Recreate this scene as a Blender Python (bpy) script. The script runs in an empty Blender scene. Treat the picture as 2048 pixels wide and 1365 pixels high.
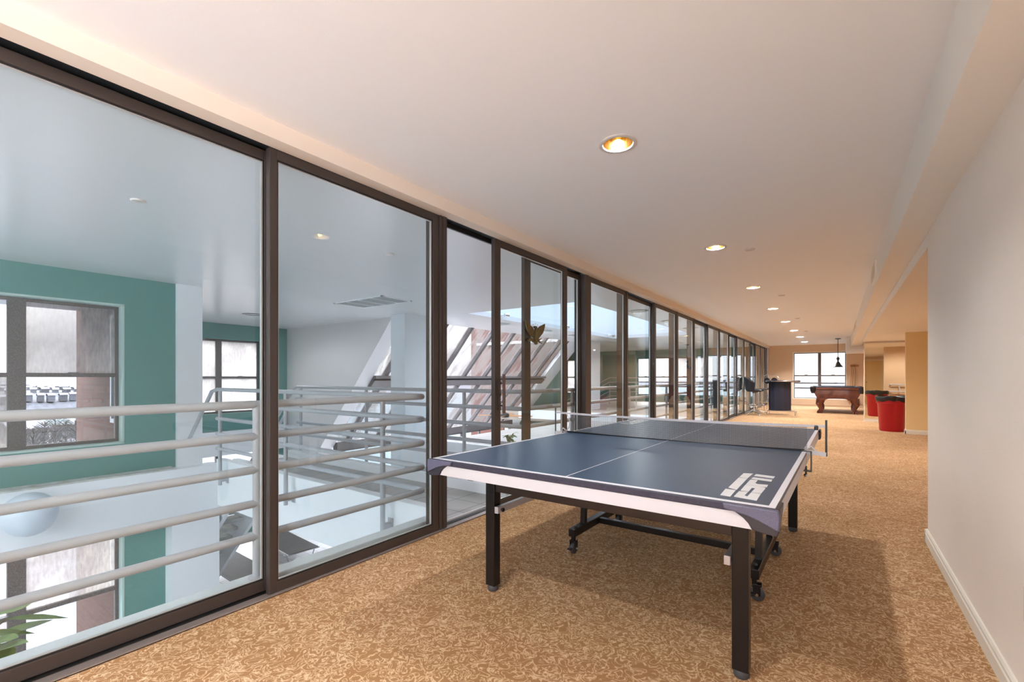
import bpy, bmesh, math, random
from math import sin, cos, pi, radians as R
from mathutils import Vector, Matrix, noise as mnoise
S = bpy.context.scene
C = S.collection
random.seed(7)

# ------------------------------------------------------------------ camera
FPX, HY, VX, CAMH = 919.0, 755.0, 1676.0, 1.173
YAW = math.atan((VX - 1024) / FPX)
cd = bpy.data.cameras.new('camera'); cam = bpy.data.objects.new('camera', cd); C.objects.link(cam)
cam.location = (0, 0, CAMH); cam.rotation_euler = (pi / 2, 0, YAW)
cd.sensor_fit = 'HORIZONTAL'; cd.sensor_width = 36.0
cd.lens = FPX / 2048 * 36.0; cd.shift_y = (HY - 682.5) / 2048; cd.clip_start = .05; cd.clip_end = 20000
S.camera = cam

# ------------------------------------------------------------------ view, sky
S.view_settings.view_transform = 'Standard'; S.view_settings.look = 'None'
S.view_settings.exposure = 1.2; S.view_settings.gamma = 1.0
S.view_settings.use_curve_mapping = False
S.cycles.use_denoising = True
S.cycles.max_bounces = 14; S.cycles.diffuse_bounces = 7; S.cycles.glossy_bounces = 6
S.cycles.transmission_bounces = 8; S.cycles.transparent_max_bounces = 32
S.cycles.sample_clamp_indirect = 6.0
S.cycles.caustics_reflective = False; S.cycles.caustics_refractive = False

LAMP_ROOM = 34.0        # each recessed lamp of the long room
LAMP_HALL = 46.0        # each recessed lamp of the pool hall
SKY_LOW, SKY_HIGH = .88, 13.0

w = bpy.data.worlds.new('sky'); S.world = w; w.use_nodes = True
nt = w.node_tree; nt.nodes.clear()
def N(t, typ, **kw):
    n = t.nodes.new(typ)
    for k, v in kw.items():
        if k in n.inputs.keys(): n.inputs[k].default_value = v
        else: setattr(n, k, v)
    return n
def ramp(t, pts, fac=None, interp='LINEAR'):
    n = t.nodes.new('ShaderNodeValToRGB'); n.color_ramp.interpolation = interp
    e = n.color_ramp.elements
    e[0].position, e[0].color = pts[0][0], (*pts[0][1], 1)
    e[1].position, e[1].color = pts[-1][0], (*pts[-1][1], 1)
    for p, c in pts[1:-1]:
        x = e.new(p); x.color = (*c, 1)
    if fac is not None: t.links.new(fac, n.inputs[0])
    return n
tc = N(nt, 'ShaderNodeTexCoord'); sx = N(nt, 'ShaderNodeSeparateXYZ'); nt.links.new(tc.outputs['Generated'], sx.inputs[0])
mr = N(nt, 'ShaderNodeMapRange'); nt.links.new(sx.outputs[2], mr.inputs[0])
mr.inputs[1].default_value = 0.05; mr.inputs[2].default_value = 0.9; mr.inputs[3].default_value = SKY_LOW; mr.inputs[4].default_value = SKY_HIGH
nz = N(nt, 'ShaderNodeTexNoise', Scale=3.0, Detail=5.0); nt.links.new(tc.outputs['Generated'], nz.inputs['Vector'])
cr = ramp(nt, [(0.3, (.80, .83, .97)), (0.7, (1, 1, 1))], nz.outputs[0])
bg = N(nt, 'ShaderNodeBackground'); nt.links.new(cr.outputs[0], bg.inputs[0]); nt.links.new(mr.outputs[0], bg.inputs[1])
wo = N(nt, 'ShaderNodeOutputWorld'); nt.links.new(bg.outputs[0], wo.inputs[0])

# ------------------------------------------------------------------ materials
MATS = {}
def mat(name, col, rough=.5, metal=0.0, spec=.5, bump=None, var=None, coat=0.0):
    m = bpy.data.materials.new(name); m.use_nodes = True; t = m.node_tree
    b = t.nodes['Principled BSDF']
    b.inputs['Base Color'].default_value = (*col, 1); b.inputs['Roughness'].default_value = rough
    b.inputs['Metallic'].default_value = metal; b.inputs['Specular IOR Level'].default_value = spec
    b.inputs['Coat Weight'].default_value = coat
    tcn = None
    if var or bump: tcn = N(t, 'ShaderNodeTexCoord')
    if var:      # (scale, colour2)
        n = N(t, 'ShaderNodeTexNoise', Scale=var[0], Detail=4.0); t.links.new(tcn.outputs['Object'], n.inputs['Vector'])
        r = ramp(t, [(.35, col), (.65, var[1])], n.outputs[0]); t.links.new(r.outputs[0], b.inputs['Base Color'])
    if bump:     # (scale, strength)
        n = N(t, 'ShaderNodeTexNoise', Scale=bump[0], Detail=3.0); t.links.new(tcn.outputs['Object'], n.inputs['Vector'])
        bp = N(t, 'ShaderNodeBump', Strength=bump[1], Distance=.01); t.links.new(n.outputs[0], bp.inputs['Height'])
        t.links.new(bp.outputs[0], b.inputs['Normal'])
    MATS[name] = m; return m

M_ceil = mat('ceiling_paint', (.87, .86, .85), .6, bump=(90, .04))
M_header = mat('header_paint', (.78, .68, .57), .6)
M_wallR = mat('wallcovering', (.91, .83, .745), .7, bump=(160, .12), var=(2.5, (.89, .81, .725)))
M_soffit = mat('soffit_paint', (.89, .84, .76), .6, bump=(90, .04))
M_gold = mat('gold_wallcovering', (.84, .62, .31), .7, bump=(160, .12))
M_tan = mat('tan_wallcovering', (.72, .54, .38), .7, bump=(160, .12))
M_base = mat('baseboard_paint', (.80, .76, .66), .4)
M_white = mat('white_paint', (.80, .83, .86), .5)
M_hallceil = mat('hall_ceiling_paint', (.69, .70, .71), .25, bump=(3, .02))
M_grey = mat('grey_paint', (.70, .69, .69), .6)
M_teal = mat('teal_paint', (.120, .295, .272), .55, var=(1.2, (.110, .278, .260)))
M_reveal = mat('pale_teal_reveal', (.45, .60, .57), .5)
M_bronze = mat('bronze_aluminium', (.060, .046, .040), .40, .3)
M_black = mat('black_gasket_and_shade', (.008, .007, .007), .5)
M_alum = mat('mill_aluminium', (.62, .60, .58), .35, .6)
M_track = mat('sill_track_metal', (.33, .28, .26), .4, .5)
M_winframe = mat('window_frame_dusty', (.10, .095, .095), .6, .2, var=(120, (.19, .18, .18)))
M_rail = mat('railing_enamel', (.42, .435, .465), .35)
M_curb = mat('curb_paint', (.58, .63, .65), .45, bump=(60, .15))
M_legblk = mat('black_powder_coat', (.010, .008, .008), .30, spec=.35)
M_legbrn = mat('dark_beam_coat', (.022, .013, .011), .3)
M_silver = mat('silver_bar', (.55, .53, .56), .35, .5)
M_apron = mat('white_apron', (.57, .57, .61), .35, spec=.35)
M_edge = mat('navy_edge_moulding', (.034, .033, .054), .5, spec=.3, var=(60, (.046, .044, .068)))
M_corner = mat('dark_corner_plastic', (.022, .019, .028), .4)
M_line = mat('white_table_line', (.72, .74, .80), .35)
M_logo = mat('logo_white', (.66, .68, .70), .4)
M_rubber = mat('caster_rubber', (.05, .05, .055), .5)
M_chrome = mat('chrome', (.72, .72, .72), .12, 1.0)
M_brass = mat('brass_reflector', (.72, .52, .17), .12, 1.0)
M_trimring = mat('trim_ring', (.62, .58, .55), .35)
M_disc = mat('grey_disc', (.30, .33, .33), .5)
M_vinyl = mat('black_vinyl', (.018, .020, .028), .32)
M_bar = mat('black_bar_laminate', (.016, .018, .035), .3)
M_mahog = mat('mahogany', (.17, .036, .014), .22, var=(7, (.10, .020, .010)), coat=.5)
M_felt = mat('dark_felt', (.03, .035, .05), .8)
M_leather = mat('dark_leather', (.018, .015, .02), .5)
M_red = mat('red_plastic', (.42, .005, .014), .35)
M_bag = mat('black_bag', (.010, .010, .012), .22, bump=(30, .5))
M_lampmetal = mat('pendant_metal', (.07, .075, .07), .35, .6)
M_wood = mat('cue_wood', (.38, .20, .09), .4)
M_eagle = mat('antique_brass', (.11, .085, .038), .45, .6, var=(40, (.19, .15, .07)))
M_handle = mat('door_pull_wood', (.10, .045, .035), .35)
M_leaf = mat('leaf', (.10, .20, .055), .4, var=(9, (.20, .30, .09)))
M_stem = mat('stem', (.16, .13, .06), .7)
M_pot = mat('terracotta_pot', (.45, .22, .13), .7)
M_concrete = mat('stained_ledge', (.44, .45, .42), .8, var=(9, (.60, .62, .60)))
M_globe = mat('opal_globe', (.62, .70, .78), .35)
M_strap = mat('dark_strap', (.06, .065, .07), .6)
M_roofsnow = mat('snow', (.068, .07, .086), .8)
M_house = mat('house_siding', (.028, .031, .042), .8)
M_house2 = mat('house_siding_dark', (.013, .015, .022), .8)
M_bark = mat('bark', (.009, .008, .0085), .9)
M_shutter = mat('outside_window_blue', (.035, .05, .075), .3)
M_stucco = mat('cream_frame', (.78, .70, .56), .6)
M_outlet = mat('outlet_plastic', (.74, .66, .52), .4)

def m_carpet():
    m = bpy.data.materials.new('patterned_carpet'); m.use_nodes = True; t = m.node_tree; b = t.nodes['Principled BSDF']
    tcn = N(t, 'ShaderNodeTexCoord')
    n1 = N(t, 'ShaderNodeTexNoise', Scale=20.0, Detail=1.5, Distortion=2.2); t.links.new(tcn.outputs['Object'], n1.inputs['Vector'])
    a = N(t, 'ShaderNodeMath', operation='SUBTRACT'); t.links.new(n1.outputs[0], a.inputs[0]); a.inputs[1].default_value = .5
    a2 = N(t, 'ShaderNodeMath', operation='ABSOLUTE'); t.links.new(a.outputs[0], a2.inputs[0])
    n2 = N(t, 'ShaderNodeTexNoise', Scale=230.0, Detail=2.0); t.links.new(tcn.outputs['Object'], n2.inputs['Vector'])
    n2b = N(t, 'ShaderNodeMath', operation='MULTIPLY_ADD'); t.links.new(n2.outputs[0], n2b.inputs[0]); n2b.inputs[1].default_value = .10; t.links.new(a2.outputs[0], n2b.inputs[2])
    r1 = ramp(t, [(.055, (.72, .53, .335)), (.085, (.50, .31, .163)), (.14, (.37, .20, .09))], n2b.outputs[0])
    n3 = N(t, 'ShaderNodeTexNoise', Scale=.9, Detail=3.0); t.links.new(tcn.outputs['Object'], n3.inputs['Vector'])
    r3 = ramp(t, [(.35, (.90, .88, .84)), (.65, (1.06, 1.06, 1.10))], n3.outputs[0])
    mx = N(t, 'ShaderNodeMix', data_type='RGBA', blend_type='MULTIPLY'); mx.inputs[0].default_value = 1
    t.links.new(r1.outputs[0], mx.inputs[6]); t.links.new(r3.outputs[0], mx.inputs[7])
    t.links.new(mx.outputs[2], b.inputs['Base Color'])
    b.inputs['Roughness'].default_value = .95; b.inputs['Specular IOR Level'].default_value = .1
    bp = N(t, 'ShaderNodeBump', Strength=.35, Distance=.004); t.links.new(n2.outputs[0], bp.inputs['Height']); t.links.new(bp.outputs[0], b.inputs['Normal'])
    return m
M_carpet = m_carpet()

def m_tile(name, c1, c2, size, mortar=(.25, .25, .25)):
    m = bpy.data.materials.new(name); m.use_nodes = True; t = m.node_tree; b = t.nodes['Principled BSDF']
    tcn = N(t, 'ShaderNodeTexCoord')
    br = N(t, 'ShaderNodeTexBrick', Scale=1.0); t.links.new(tcn.outputs['Object'], br.inputs['Vector'])
    br.offset = 0; br.inputs['Color1'].default_value = (*c1, 1); br.inputs['Color2'].default_value = (*c2, 1); br.inputs['Mortar'].default_value = (*mortar, 1)
    br.inputs['Brick Width'].default_value = size; br.inputs['Row Height'].default_value = size; br.inputs['Mortar Size'].default_value = size * .022
    t.links.new(br.outputs[0], b.inputs['Base Color']); b.inputs['Roughness'].default_value = .35
    return m
M_tile = m_tile('deck_tile', (.40, .39, .37), (.46, .45, .43), .30, (.20, .19, .18))
M_tilelow = m_tile('pool_tile', (.62, .62, .64), (.68, .68, .70), .20, (.25, .25, .26))

def m_brick():
    m = bpy.data.materials.new('red_brick'); m.use_nodes = True; t = m.node_tree; b = t.nodes['Principled BSDF']
    tcn = N(t, 'ShaderNodeTexCoord'); sp = N(t, 'ShaderNodeSeparateXYZ'); t.links.new(tcn.outputs['Object'], sp.inputs[0])
    ad = N(t, 'ShaderNodeMath', operation='ADD'); t.links.new(sp.outputs[0], ad.inputs[0]); t.links.new(sp.outputs[1], ad.inputs[1])
    cb = N(t, 'ShaderNodeCombineXYZ'); t.links.new(ad.outputs[0], cb.inputs[0]); t.links.new(sp.outputs[2], cb.inputs[1])
    br = N(t, 'ShaderNodeTexBrick', Scale=1.0); t.links.new(cb.outputs[0], br.inputs['Vector'])
    br.inputs['Color1'].default_value = (.072, .023, .015, 1); br.inputs['Color2'].default_value = (.060, .019, .013, 1); br.inputs['Mortar'].default_value = (.055, .036, .030, 1)
    br.inputs['Brick Width'].default_value = .30; br.inputs['Row Height'].default_value = .10; br.inputs['Mortar Size'].default_value = .008
    t.links.new(br.outputs[0], b.inputs['Base Color']); b.inputs['Roughness'].default_value = .9
    return m
M_brick = m_brick()

def m_glass(name, tint, ref=1.0):
    m = bpy.data.materials.new(name); m.use_nodes = True; t = m.node_tree; t.nodes.clear()
    tr = N(t, 'ShaderNodeBsdfTransparent'); tr.inputs[0].default_value = (*tint, 1)
    gl = N(t, 'ShaderNodeBsdfGlossy'); gl.inputs['Roughness'].default_value = .0; gl.inputs['Color'].default_value = (.95, 1, 1, 1)
    lw = N(t, 'ShaderNodeLayerWeight', Blend=.5); pw = N(t, 'ShaderNodeMath', operation='POWER'); t.links.new(lw.outputs['Facing'], pw.inputs[0]); pw.inputs[1].default_value = 5.0
    mu = N(t, 'ShaderNodeMath', operation='MULTIPLY_ADD'); t.links.new(pw.outputs[0], mu.inputs[0]); mu.inputs[1].default_value = .75 * ref; mu.inputs[2].default_value = .035 * ref
    mx = N(t, 'ShaderNodeMixShader'); t.links.new(mu.outputs[0], mx.inputs[0]); t.links.new(tr.outputs[0], mx.inputs[1]); t.links.new(gl.outputs[0], mx.inputs[2])
    o = N(t, 'ShaderNodeOutputMaterial'); t.links.new(mx.outputs[0], o.inputs[0])
    return m
M_glass = m_glass('tinted_glass', (.955, .978, .978))
M_clear = m_glass('clear_glass', (.985, .985, .985))

def m_fog(nm='fogged_glass', k=.36, clear=.10):
    m = bpy.data.materials.new(nm); m.use_nodes = True; t = m.node_tree; t.nodes.clear()
    tcn = N(t, 'ShaderNodeTexCoord')
    mp = N(t, 'ShaderNodeMapping'); mp.inputs['Scale'].default_value = (6, 6, 1.6); t.links.new(tcn.outputs['Object'], mp.inputs[0])
    n1 = N(t, 'ShaderNodeTexNoise', Scale=1.3, Detail=2.0, Distortion=.6); t.links.new(tcn.outputs['Object'], n1.inputs['Vector'])
    n2 = N(t, 'ShaderNodeTexNoise', Scale=6.0, Detail=6.0); t.links.new(mp.outputs[0], n2.inputs['Vector'])
    r2 = ramp(t, [(.30, tuple(k * q for q in (.62, .56, .52))), (.55, tuple(k * q for q in (.82, .75, .69))), (.75, tuple(k * q for q in (.95, .88, .81)))], n2.outputs[0])
    r1 = ramp(t, [(.40, (.70, .70, .72)), (.52, (1, 1, 1))], n1.outputs[0])
    mx0 = N(t, 'ShaderNodeMix', data_type='RGBA', blend_type='MULTIPLY'); mx0.inputs[0].default_value = 1
    t.links.new(r2.outputs[0], mx0.inputs[6]); t.links.new(r1.outputs[0], mx0.inputs[7])
    tl = N(t, 'ShaderNodeBsdfTranslucent'); t.links.new(mx0.outputs[2], tl.inputs[0])
    df = N(t, 'ShaderNodeBsdfDiffuse'); df.inputs[0].default_value = (.45, .41, .39, 1)
    m1 = N(t, 'ShaderNodeMixShader'); m1.inputs[0].default_value = .12; t.links.new(tl.outputs[0], m1.inputs[1]); t.links.new(df.outputs[0], m1.inputs[2])
    tr = N(t, 'ShaderNodeBsdfTransparent'); tr.inputs[0].default_value = (.78, .72, .68, 1)
    m2 = N(t, 'ShaderNodeMixShader'); m2.inputs[0].default_value = clear; t.links.new(m1.outputs[0], m2.inputs[1]); t.links.new(tr.outputs[0], m2.inputs[2])
    o = N(t, 'ShaderNodeOutputMaterial'); t.links.new(m2.outputs[0], o.inputs[0])
    return m
M_fog = m_fog(); M_fog2 = m_fog('brighter_fogged_glass', 1.0, .34)  # second one is a brighter copy, missing backlight put into its tint
def m_dirty():
    m = bpy.data.materials.new('streaked_sloped_glass'); m.use_nodes = True; t = m.node_tree; t.nodes.clear()
    tcn = N(t, 'ShaderNodeTexCoord'); mp = N(t, 'ShaderNodeMapping'); mp.inputs['Scale'].default_value = (1, 3, 1); t.links.new(tcn.outputs['Object'], mp.inputs[0])
    n = N(t, 'ShaderNodeTexNoise', Scale=1.4, Detail=6.0, Distortion=.5); t.links.new(mp.outputs[0], n.inputs['Vector'])
    r = ramp(t, [(.40, (.10,) * 3), (.60, (.62,) * 3)], n.outputs[0])
    tr = N(t, 'ShaderNodeBsdfTransparent'); tr.inputs[0].default_value = (.80, .79, .80, 1)
    tl = N(t, 'ShaderNodeBsdfTranslucent'); tl.inputs[0].default_value = (.095, .09, .086, 1)
    mx = N(t, 'ShaderNodeMixShader'); t.links.new(r.outputs[0], mx.inputs[0]); t.links.new(tr.outputs[0], mx.inputs[1]); t.links.new(tl.outputs[0], mx.inputs[2])
    o = N(t, 'ShaderNodeOutputMaterial'); t.links.new(mx.outputs[0], o.inputs[0]); return m
M_dirty = m_dirty()

def m_table():
    m = mat('blue_table_top', (.025, .058, .116), .36, spec=.4)
    return m
M_blue = m_table()

def m_net():
    m = bpy.data.materials.new('net_mesh'); m.use_nodes = True; t = m.node_tree; t.nodes.clear()
    tcn = N(t, 'ShaderNodeTexCoord'); sp = N(t, 'ShaderNodeSeparateXYZ'); t.links.new(tcn.outputs['Object'], sp.inputs[0])
    def grid(o, s):
        a = N(t, 'ShaderNodeMath', operation='MULTIPLY'); t.links.new(o, a.inputs[0]); a.inputs[1].default_value = s
        f = N(t, 'ShaderNodeMath', operation='FRACT'); t.links.new(a.outputs[0], f.inputs[0])
        l = N(t, 'ShaderNodeMath', operation='LESS_THAN'); t.links.new(f.outputs[0], l.inputs[0]); l.inputs[1].default_value = .30
        return l
    gx, gz = grid(sp.outputs[0], 140), grid(sp.outputs[2], 140)
    mxm = N(t, 'ShaderNodeMath', operation='MAXIMUM'); t.links.new(gx.outputs[0], mxm.inputs[0]); t.links.new(gz.outputs[0], mxm.inputs[1])
    tr = N(t, 'ShaderNodeBsdfTransparent'); df = N(t, 'ShaderNodeBsdfDiffuse'); df.inputs[0].default_value = (.15, .155, .165, 1)
    mx = N(t, 'ShaderNodeMixShader'); t.links.new(mxm.outputs[0], mx.inputs[0]); t.links.new(tr.outputs[0], mx.inputs[1]); t.links.new(df.outputs[0], mx.inputs[2])
    o = N(t, 'ShaderNodeOutputMaterial'); t.links.new(mx.outputs[0], o.inputs[0])
    return m
M_net = m_net()

def m_hex():
    m = bpy.data.materials.new('dimpled_corner_plastic'); m.use_nodes = True; t = m.node_tree; b = t.nodes['Principled BSDF']
    tcn = N(t, 'ShaderNodeTexCoord')
    v = N(t, 'ShaderNodeTexVoronoi', Scale=260.0); t.links.new(tcn.outputs['Object'], v.inputs['Vector']); v.inputs['Randomness'].default_value = .25
    r = ramp(t, [(.25, (.028, .028, .05)), (.5, (.10, .10, .165))], v.outputs['Distance'])
    t.links.new(r.outputs[0], b.inputs['Base Color']); b.inputs['Roughness'].default_value = .4
    return m
M_hex = m_hex()

def m_sea():
    m = bpy.data.materials.new('sea_water'); m.use_nodes = True; t = m.node_tree; b = t.nodes['Principled BSDF']
    tcn = N(t, 'ShaderNodeTexCoord'); n = N(t, 'ShaderNodeTexNoise', Scale=.05, Detail=8.0); t.links.new(tcn.outputs['Object'], n.inputs['Vector'])
    r = ramp(t, [(.35, (.005, .014, .018)), (.6, (.013, .026, .031))], n.outputs[0]); t.links.new(r.outputs[0], b.inputs['Base Color'])
    b.inputs['Roughness'].default_value = .6; b.inputs['Specular IOR Level'].default_value = .12
    bp = N(t, 'ShaderNodeBump', Strength=1.0, Distance=1.0); t.links.new(n.outputs[0], bp.inputs['Height']); t.links.new(bp.outputs[0], b.inputs['Normal'])
    return m
M_sea = m_sea()
M_hill = mat('snowy_hillside', (.005, .007, .013), .9, var=(.30, (.028, .030, .041)))
M_mirror = mat('mirror_silver', (.93, .90, .80), .015, 1.0)

# ------------------------------------------------------------------ mesh helpers
class MB:
    def __init__(s): s.v = []; s.f = []; s.mi = []; s.cur = 0
    def _add(s, vs, fs):
        o = len(s.v); s.v += [tuple(p) for p in vs]; s.f += [tuple(i + o for i in f) for f in fs]; s.mi += [s.cur] * len(fs); return s
    def box(s, x0, x1, y0, y1, z0, z1):
        x0, x1 = min(x0, x1), max(x0, x1); y0, y1 = min(y0, y1), max(y0, y1); z0, z1 = min(z0, z1), max(z0, z1)
        return s._add([(x0, y0, z0), (x1, y0, z0), (x1, y1, z0), (x0, y1, z0), (x0, y0, z1), (x1, y0, z1), (x1, y1, z1), (x0, y1, z1)],
                      [(0, 3, 2, 1), (4, 5, 6, 7), (0, 1, 5, 4), (1, 2, 6, 5), (2, 3, 7, 6), (3, 0, 4, 7)])
    def bar(s, a, b, wx, wz, up=(0, 0, 1)):           # rectangular bar from a to b
        a, b = Vector(a), Vector(b); d = (b - a).normalized(); up = Vector(up)
        if abs(d.dot(up)) > .99: up = Vector((0, 1, 0))
        sd = d.cross(up).normalized(); u = sd.cross(d).normalized()
        P = []
        for p in (a, b):
            for i, j in ((-1, -1), (1, -1), (1, 1), (-1, 1)): P.append(p + sd * (i * wx / 2) + u * (j * wz / 2))
        return s._add(P, [(0, 1, 2, 3), (7, 6, 5, 4), (0, 4, 5, 1), (1, 5, 6, 2), (2, 6, 7, 3), (3, 7, 4, 0)])
    def tube(s, pts, r, n=10, closed=False, cap=True):
        pts = [Vector(p) for p in pts]; m = len(pts); rs = r if isinstance(r, (list, tuple)) else [r] * m
        T = []
        for i in range(m):
            a = pts[(i - 1) % m] if closed or i > 0 else pts[i]; b = pts[(i + 1) % m] if closed or i < m - 1 else pts[i]
            T.append((b - a).normalized())
        ref = Vector((0, 0, 1)) if abs(T[0].z) < .9 else Vector((1, 0, 0))
        u = T[0].cross(ref).normalized(); V = []
        for i in range(m):
            u = (u - T[i] * u.dot(T[i])).normalized(); v = T[i].cross(u)
            for k in range(n):
                a = 2 * pi * k / n; V.append(pts[i] + (u * cos(a) + v * sin(a)) * rs[i])
        F = []
        for i in range(m if closed else m - 1):
            j = (i + 1) % m
            for k in range(n): F.append((i * n + k, i * n + (k + 1) % n, j * n + (k + 1) % n, j * n + k))
        if cap and not closed: F.append(tuple(range(n - 1, -1, -1))); F.append(tuple(range((m - 1) * n, m * n)))
        return s._add(V, F)
    def lathe(s, prof, c=(0, 0, 0), n=24, axis='Z', capb=True, capt=True, sx=1, sy=1, a0=0, a1=2 * pi):
        full = abs(a1 - a0 - 2 * pi) < 1e-6; nn = n if full else n + 1; V = []
        for r, z in prof:
            for k in range(nn):
                a = a0 + (a1 - a0) * k / n
                p = (r * cos(a) * sx, r * sin(a) * sy, z)
                if axis == 'X': p = (p[2], p[0], p[1])
                elif axis == 'Y': p = (p[0], p[2], p[1])
                V.append((p[0] + c[0], p[1] + c[1], p[2] + c[2]))
        F = []
        for i in range(len(prof) - 1):
            for k in range(n if full else n):
                k2 = (k + 1) % nn; F.append((i * nn + k, i * nn + k2, (i + 1) * nn + k2, (i + 1) * nn + k))
        if capb and prof[0][0] > 1e-6: F.append(tuple(range(nn - 1, -1, -1)))
        if capt and prof[-1][0] > 1e-6: F.append(tuple(range((len(prof) - 1) * nn, len(prof) * nn)))
        return s._add(V, F)
    def prism(s, poly, fn, t0, t1):      # poly 2-D, fn(a,b,t)->3-D
        n = len(poly); V = [fn(a, b, t0) for a, b in poly] + [fn(a, b, t1) for a, b in poly]
        F = [tuple(range(n - 1, -1, -1)), tuple(range(n, 2 * n))] + [(i, (i + 1) % n, n + (i + 1) % n, n + i) for i in range(n)]
        return s._add(V, F)
    def quad(s, a, b, c, d): return s._add([a, b, c, d], [(0, 1, 2, 3)])
    def frame_yz(s, x0, x1, y0, y1, z0, z1, wl, wr, wb, wt):   # rectangular ring in a plane of constant x
        s.box(x0, x1, y0, y0 + wl, z0, z1); s.box(x0, x1, y1 - wr, y1, z0, z1)
        s.box(x0, x1, y0 + wl, y1 - wr, z0, z0 + wb); s.box(x0, x1, y0 + wl, y1 - wr, z1 - wt, z1); return s
    def frame_xz(s, y0, y1, x0, x1, z0, z1, wl, wr, wb, wt):
        s.box(x0, x0 + wl, y0, y1, z0, z1); s.box(x1 - wr, x1, y0, y1, z0, z1)
        s.box(x0 + wl, x1 - wr, y0, y1, z0, z0 + wb); s.box(x0 + wl, x1 - wr, y0, y1, z1 - wt, z1); return s
    def build(s, name, m, parent=None, bevel=0, smooth=False, world=False, seg=2, fix=False):
        vs = s.v
        if world and parent is not None:
            L = parent.location; vs = [(x - L[0], y - L[1], z - L[2]) for x, y, z in vs]
        me = bpy.data.meshes.new(name); me.from_pydata(vs, [], s.f); ms = m if isinstance(m, (list, tuple)) else [m]
        for q in ms: me.materials.append(q)
        if len(ms) > 1: me.polygons.foreach_set('material_index', s.mi)
        if True:
            b = bmesh.new(); b.from_mesh(me); bmesh.ops.recalc_face_normals(b, faces=b.faces); b.to_mesh(me); b.free()
        me.update()
        o = bpy.data.objects.new(name, me); C.objects.link(o)
        if parent is not None: o.parent = parent
        if bevel:
            md = o.modifiers.new('bevel', 'BEVEL'); md.width = bevel; md.segments = seg; md.limit_method = 'ANGLE'; md.angle_limit = R(40)
        if smooth:
            me.polygons.foreach_set('use_smooth', [True] * len(me.polygons))
            try: me.set_sharp_from_angle(angle=R(45))
            except Exception: pass
        return o

def thing(name, label, cat, loc=(0, 0, 0), rotz=0, group=None, kind=None):
    o = bpy.data.objects.new(name, None); C.objects.link(o); o.location = loc; o.rotation_euler = (0, 0, rotz)
    o.empty_display_size = .1
    return tag(o, label, cat, group, kind)
def tag(o, label=None, cat=None, group=None, kind=None):
    if label: o['label'] = label
    if cat: o['category'] = cat
    if group: o['group'] = group
    if kind: o['kind'] = kind
    return o
def struct(o, label=None, cat=None): return tag(o, label, cat, None, 'structure')
def dup(root, loc, label=None, rotz=None, scale=None):
    r = root.copy(); C.objects.link(r); r.location = loc
    if rotz is not None: r.rotation_euler = (0, 0, rotz)
    if scale: r.scale = (scale,) * 3
    if label: r['label'] = label
    for ch in list(root.children):
        c = ch.copy(); C.objects.link(c); c.parent = r
        for g in list(ch.children):
            d = g.copy(); C.objects.link(d); d.parent = c
    return r
def lamp(name, loc, power, col, size=R(150), rad=.03):
    l = bpy.data.lights.new(name, 'SPOT'); l.energy = power; l.color = col; l.spot_size = size; l.spot_blend = .4; l.shadow_soft_size = rad
    o = bpy.data.objects.new(name, l); C.objects.link(o); o.location = loc; return o
def arc(c, r, a0, a1, n, ax=(1, 0, 0), ay=(0, 1, 0)):
    c, ax, ay = Vector(c), Vector(ax), Vector(ay)
    return [c + ax * (r * cos(a0 + (a1 - a0) * i / n)) + ay * (r * sin(a0 + (a1 - a0) * i / n)) for i in range(n + 1)]

# ================================================================== SHELL
XG, XR, ZC, YF, YB = -2.47, .522, 2.50, 22.35, -4.5
ZL = -2.82
# carpet floor (room + recess)
b = MB(); b.box(-2.455, XR + .1, YB, YF, -.12, 0); b.box(XR + .1, 3.6, 4.39, 15.9, -.12, 0); b.box(XR + .1, 1.6, 15.9, YF, -.12, 0)
struct(b.build('floor', M_carpet), 'tan patterned carpet floor of the long room', 'floor')
# ceiling with holes for the recessed lamps: strips in between
DL = [2.477 + 2.55 * i for i in range(-2, 8)]
XD = -1.02
b = MB(); hw = .088
b.box(-2.40, XD - hw, YB, YF, ZC, ZC + .02); b.box(XD + hw, .36, YB, YF, ZC, ZC + .02)
ys = [YB] + sum([[y - hw, y + hw] for y in DL], []) + [YF]
for i in range(0, len(ys), 2):
    if ys[i + 1] > ys[i]: b.box(XD - hw, XD + hw, ys[i], ys[i + 1], ZC, ZC + .02)
# square-to-round corner fillers
for y in DL:
    n = 32
    for k in range(n):
        a0, a1 = 2 * pi * k / n, 2 * pi * (k + 1) / n
        def sq(a):
            m_ = max(abs(cos(a)), abs(sin(a))); return (XD + hw * cos(a) / m_, y + hw * sin(a) / m_, ZC)
        def rd(a): return (XD + hw * .97 * cos(a), y + hw * .97 * sin(a), ZC)
        b.quad(rd(a0), sq(a0), sq(a1), rd(a1))
struct(b.build('ceiling', M_ceil), 'smooth cream ceiling of the long room', 'ceiling')
b = MB(); b.box(-2.478, -2.377, YB, YF, 2.408, ZC + .02); struct(b.build('trim_1', M_header), 'cream header along the top of the glass wall', 'trim')
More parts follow.
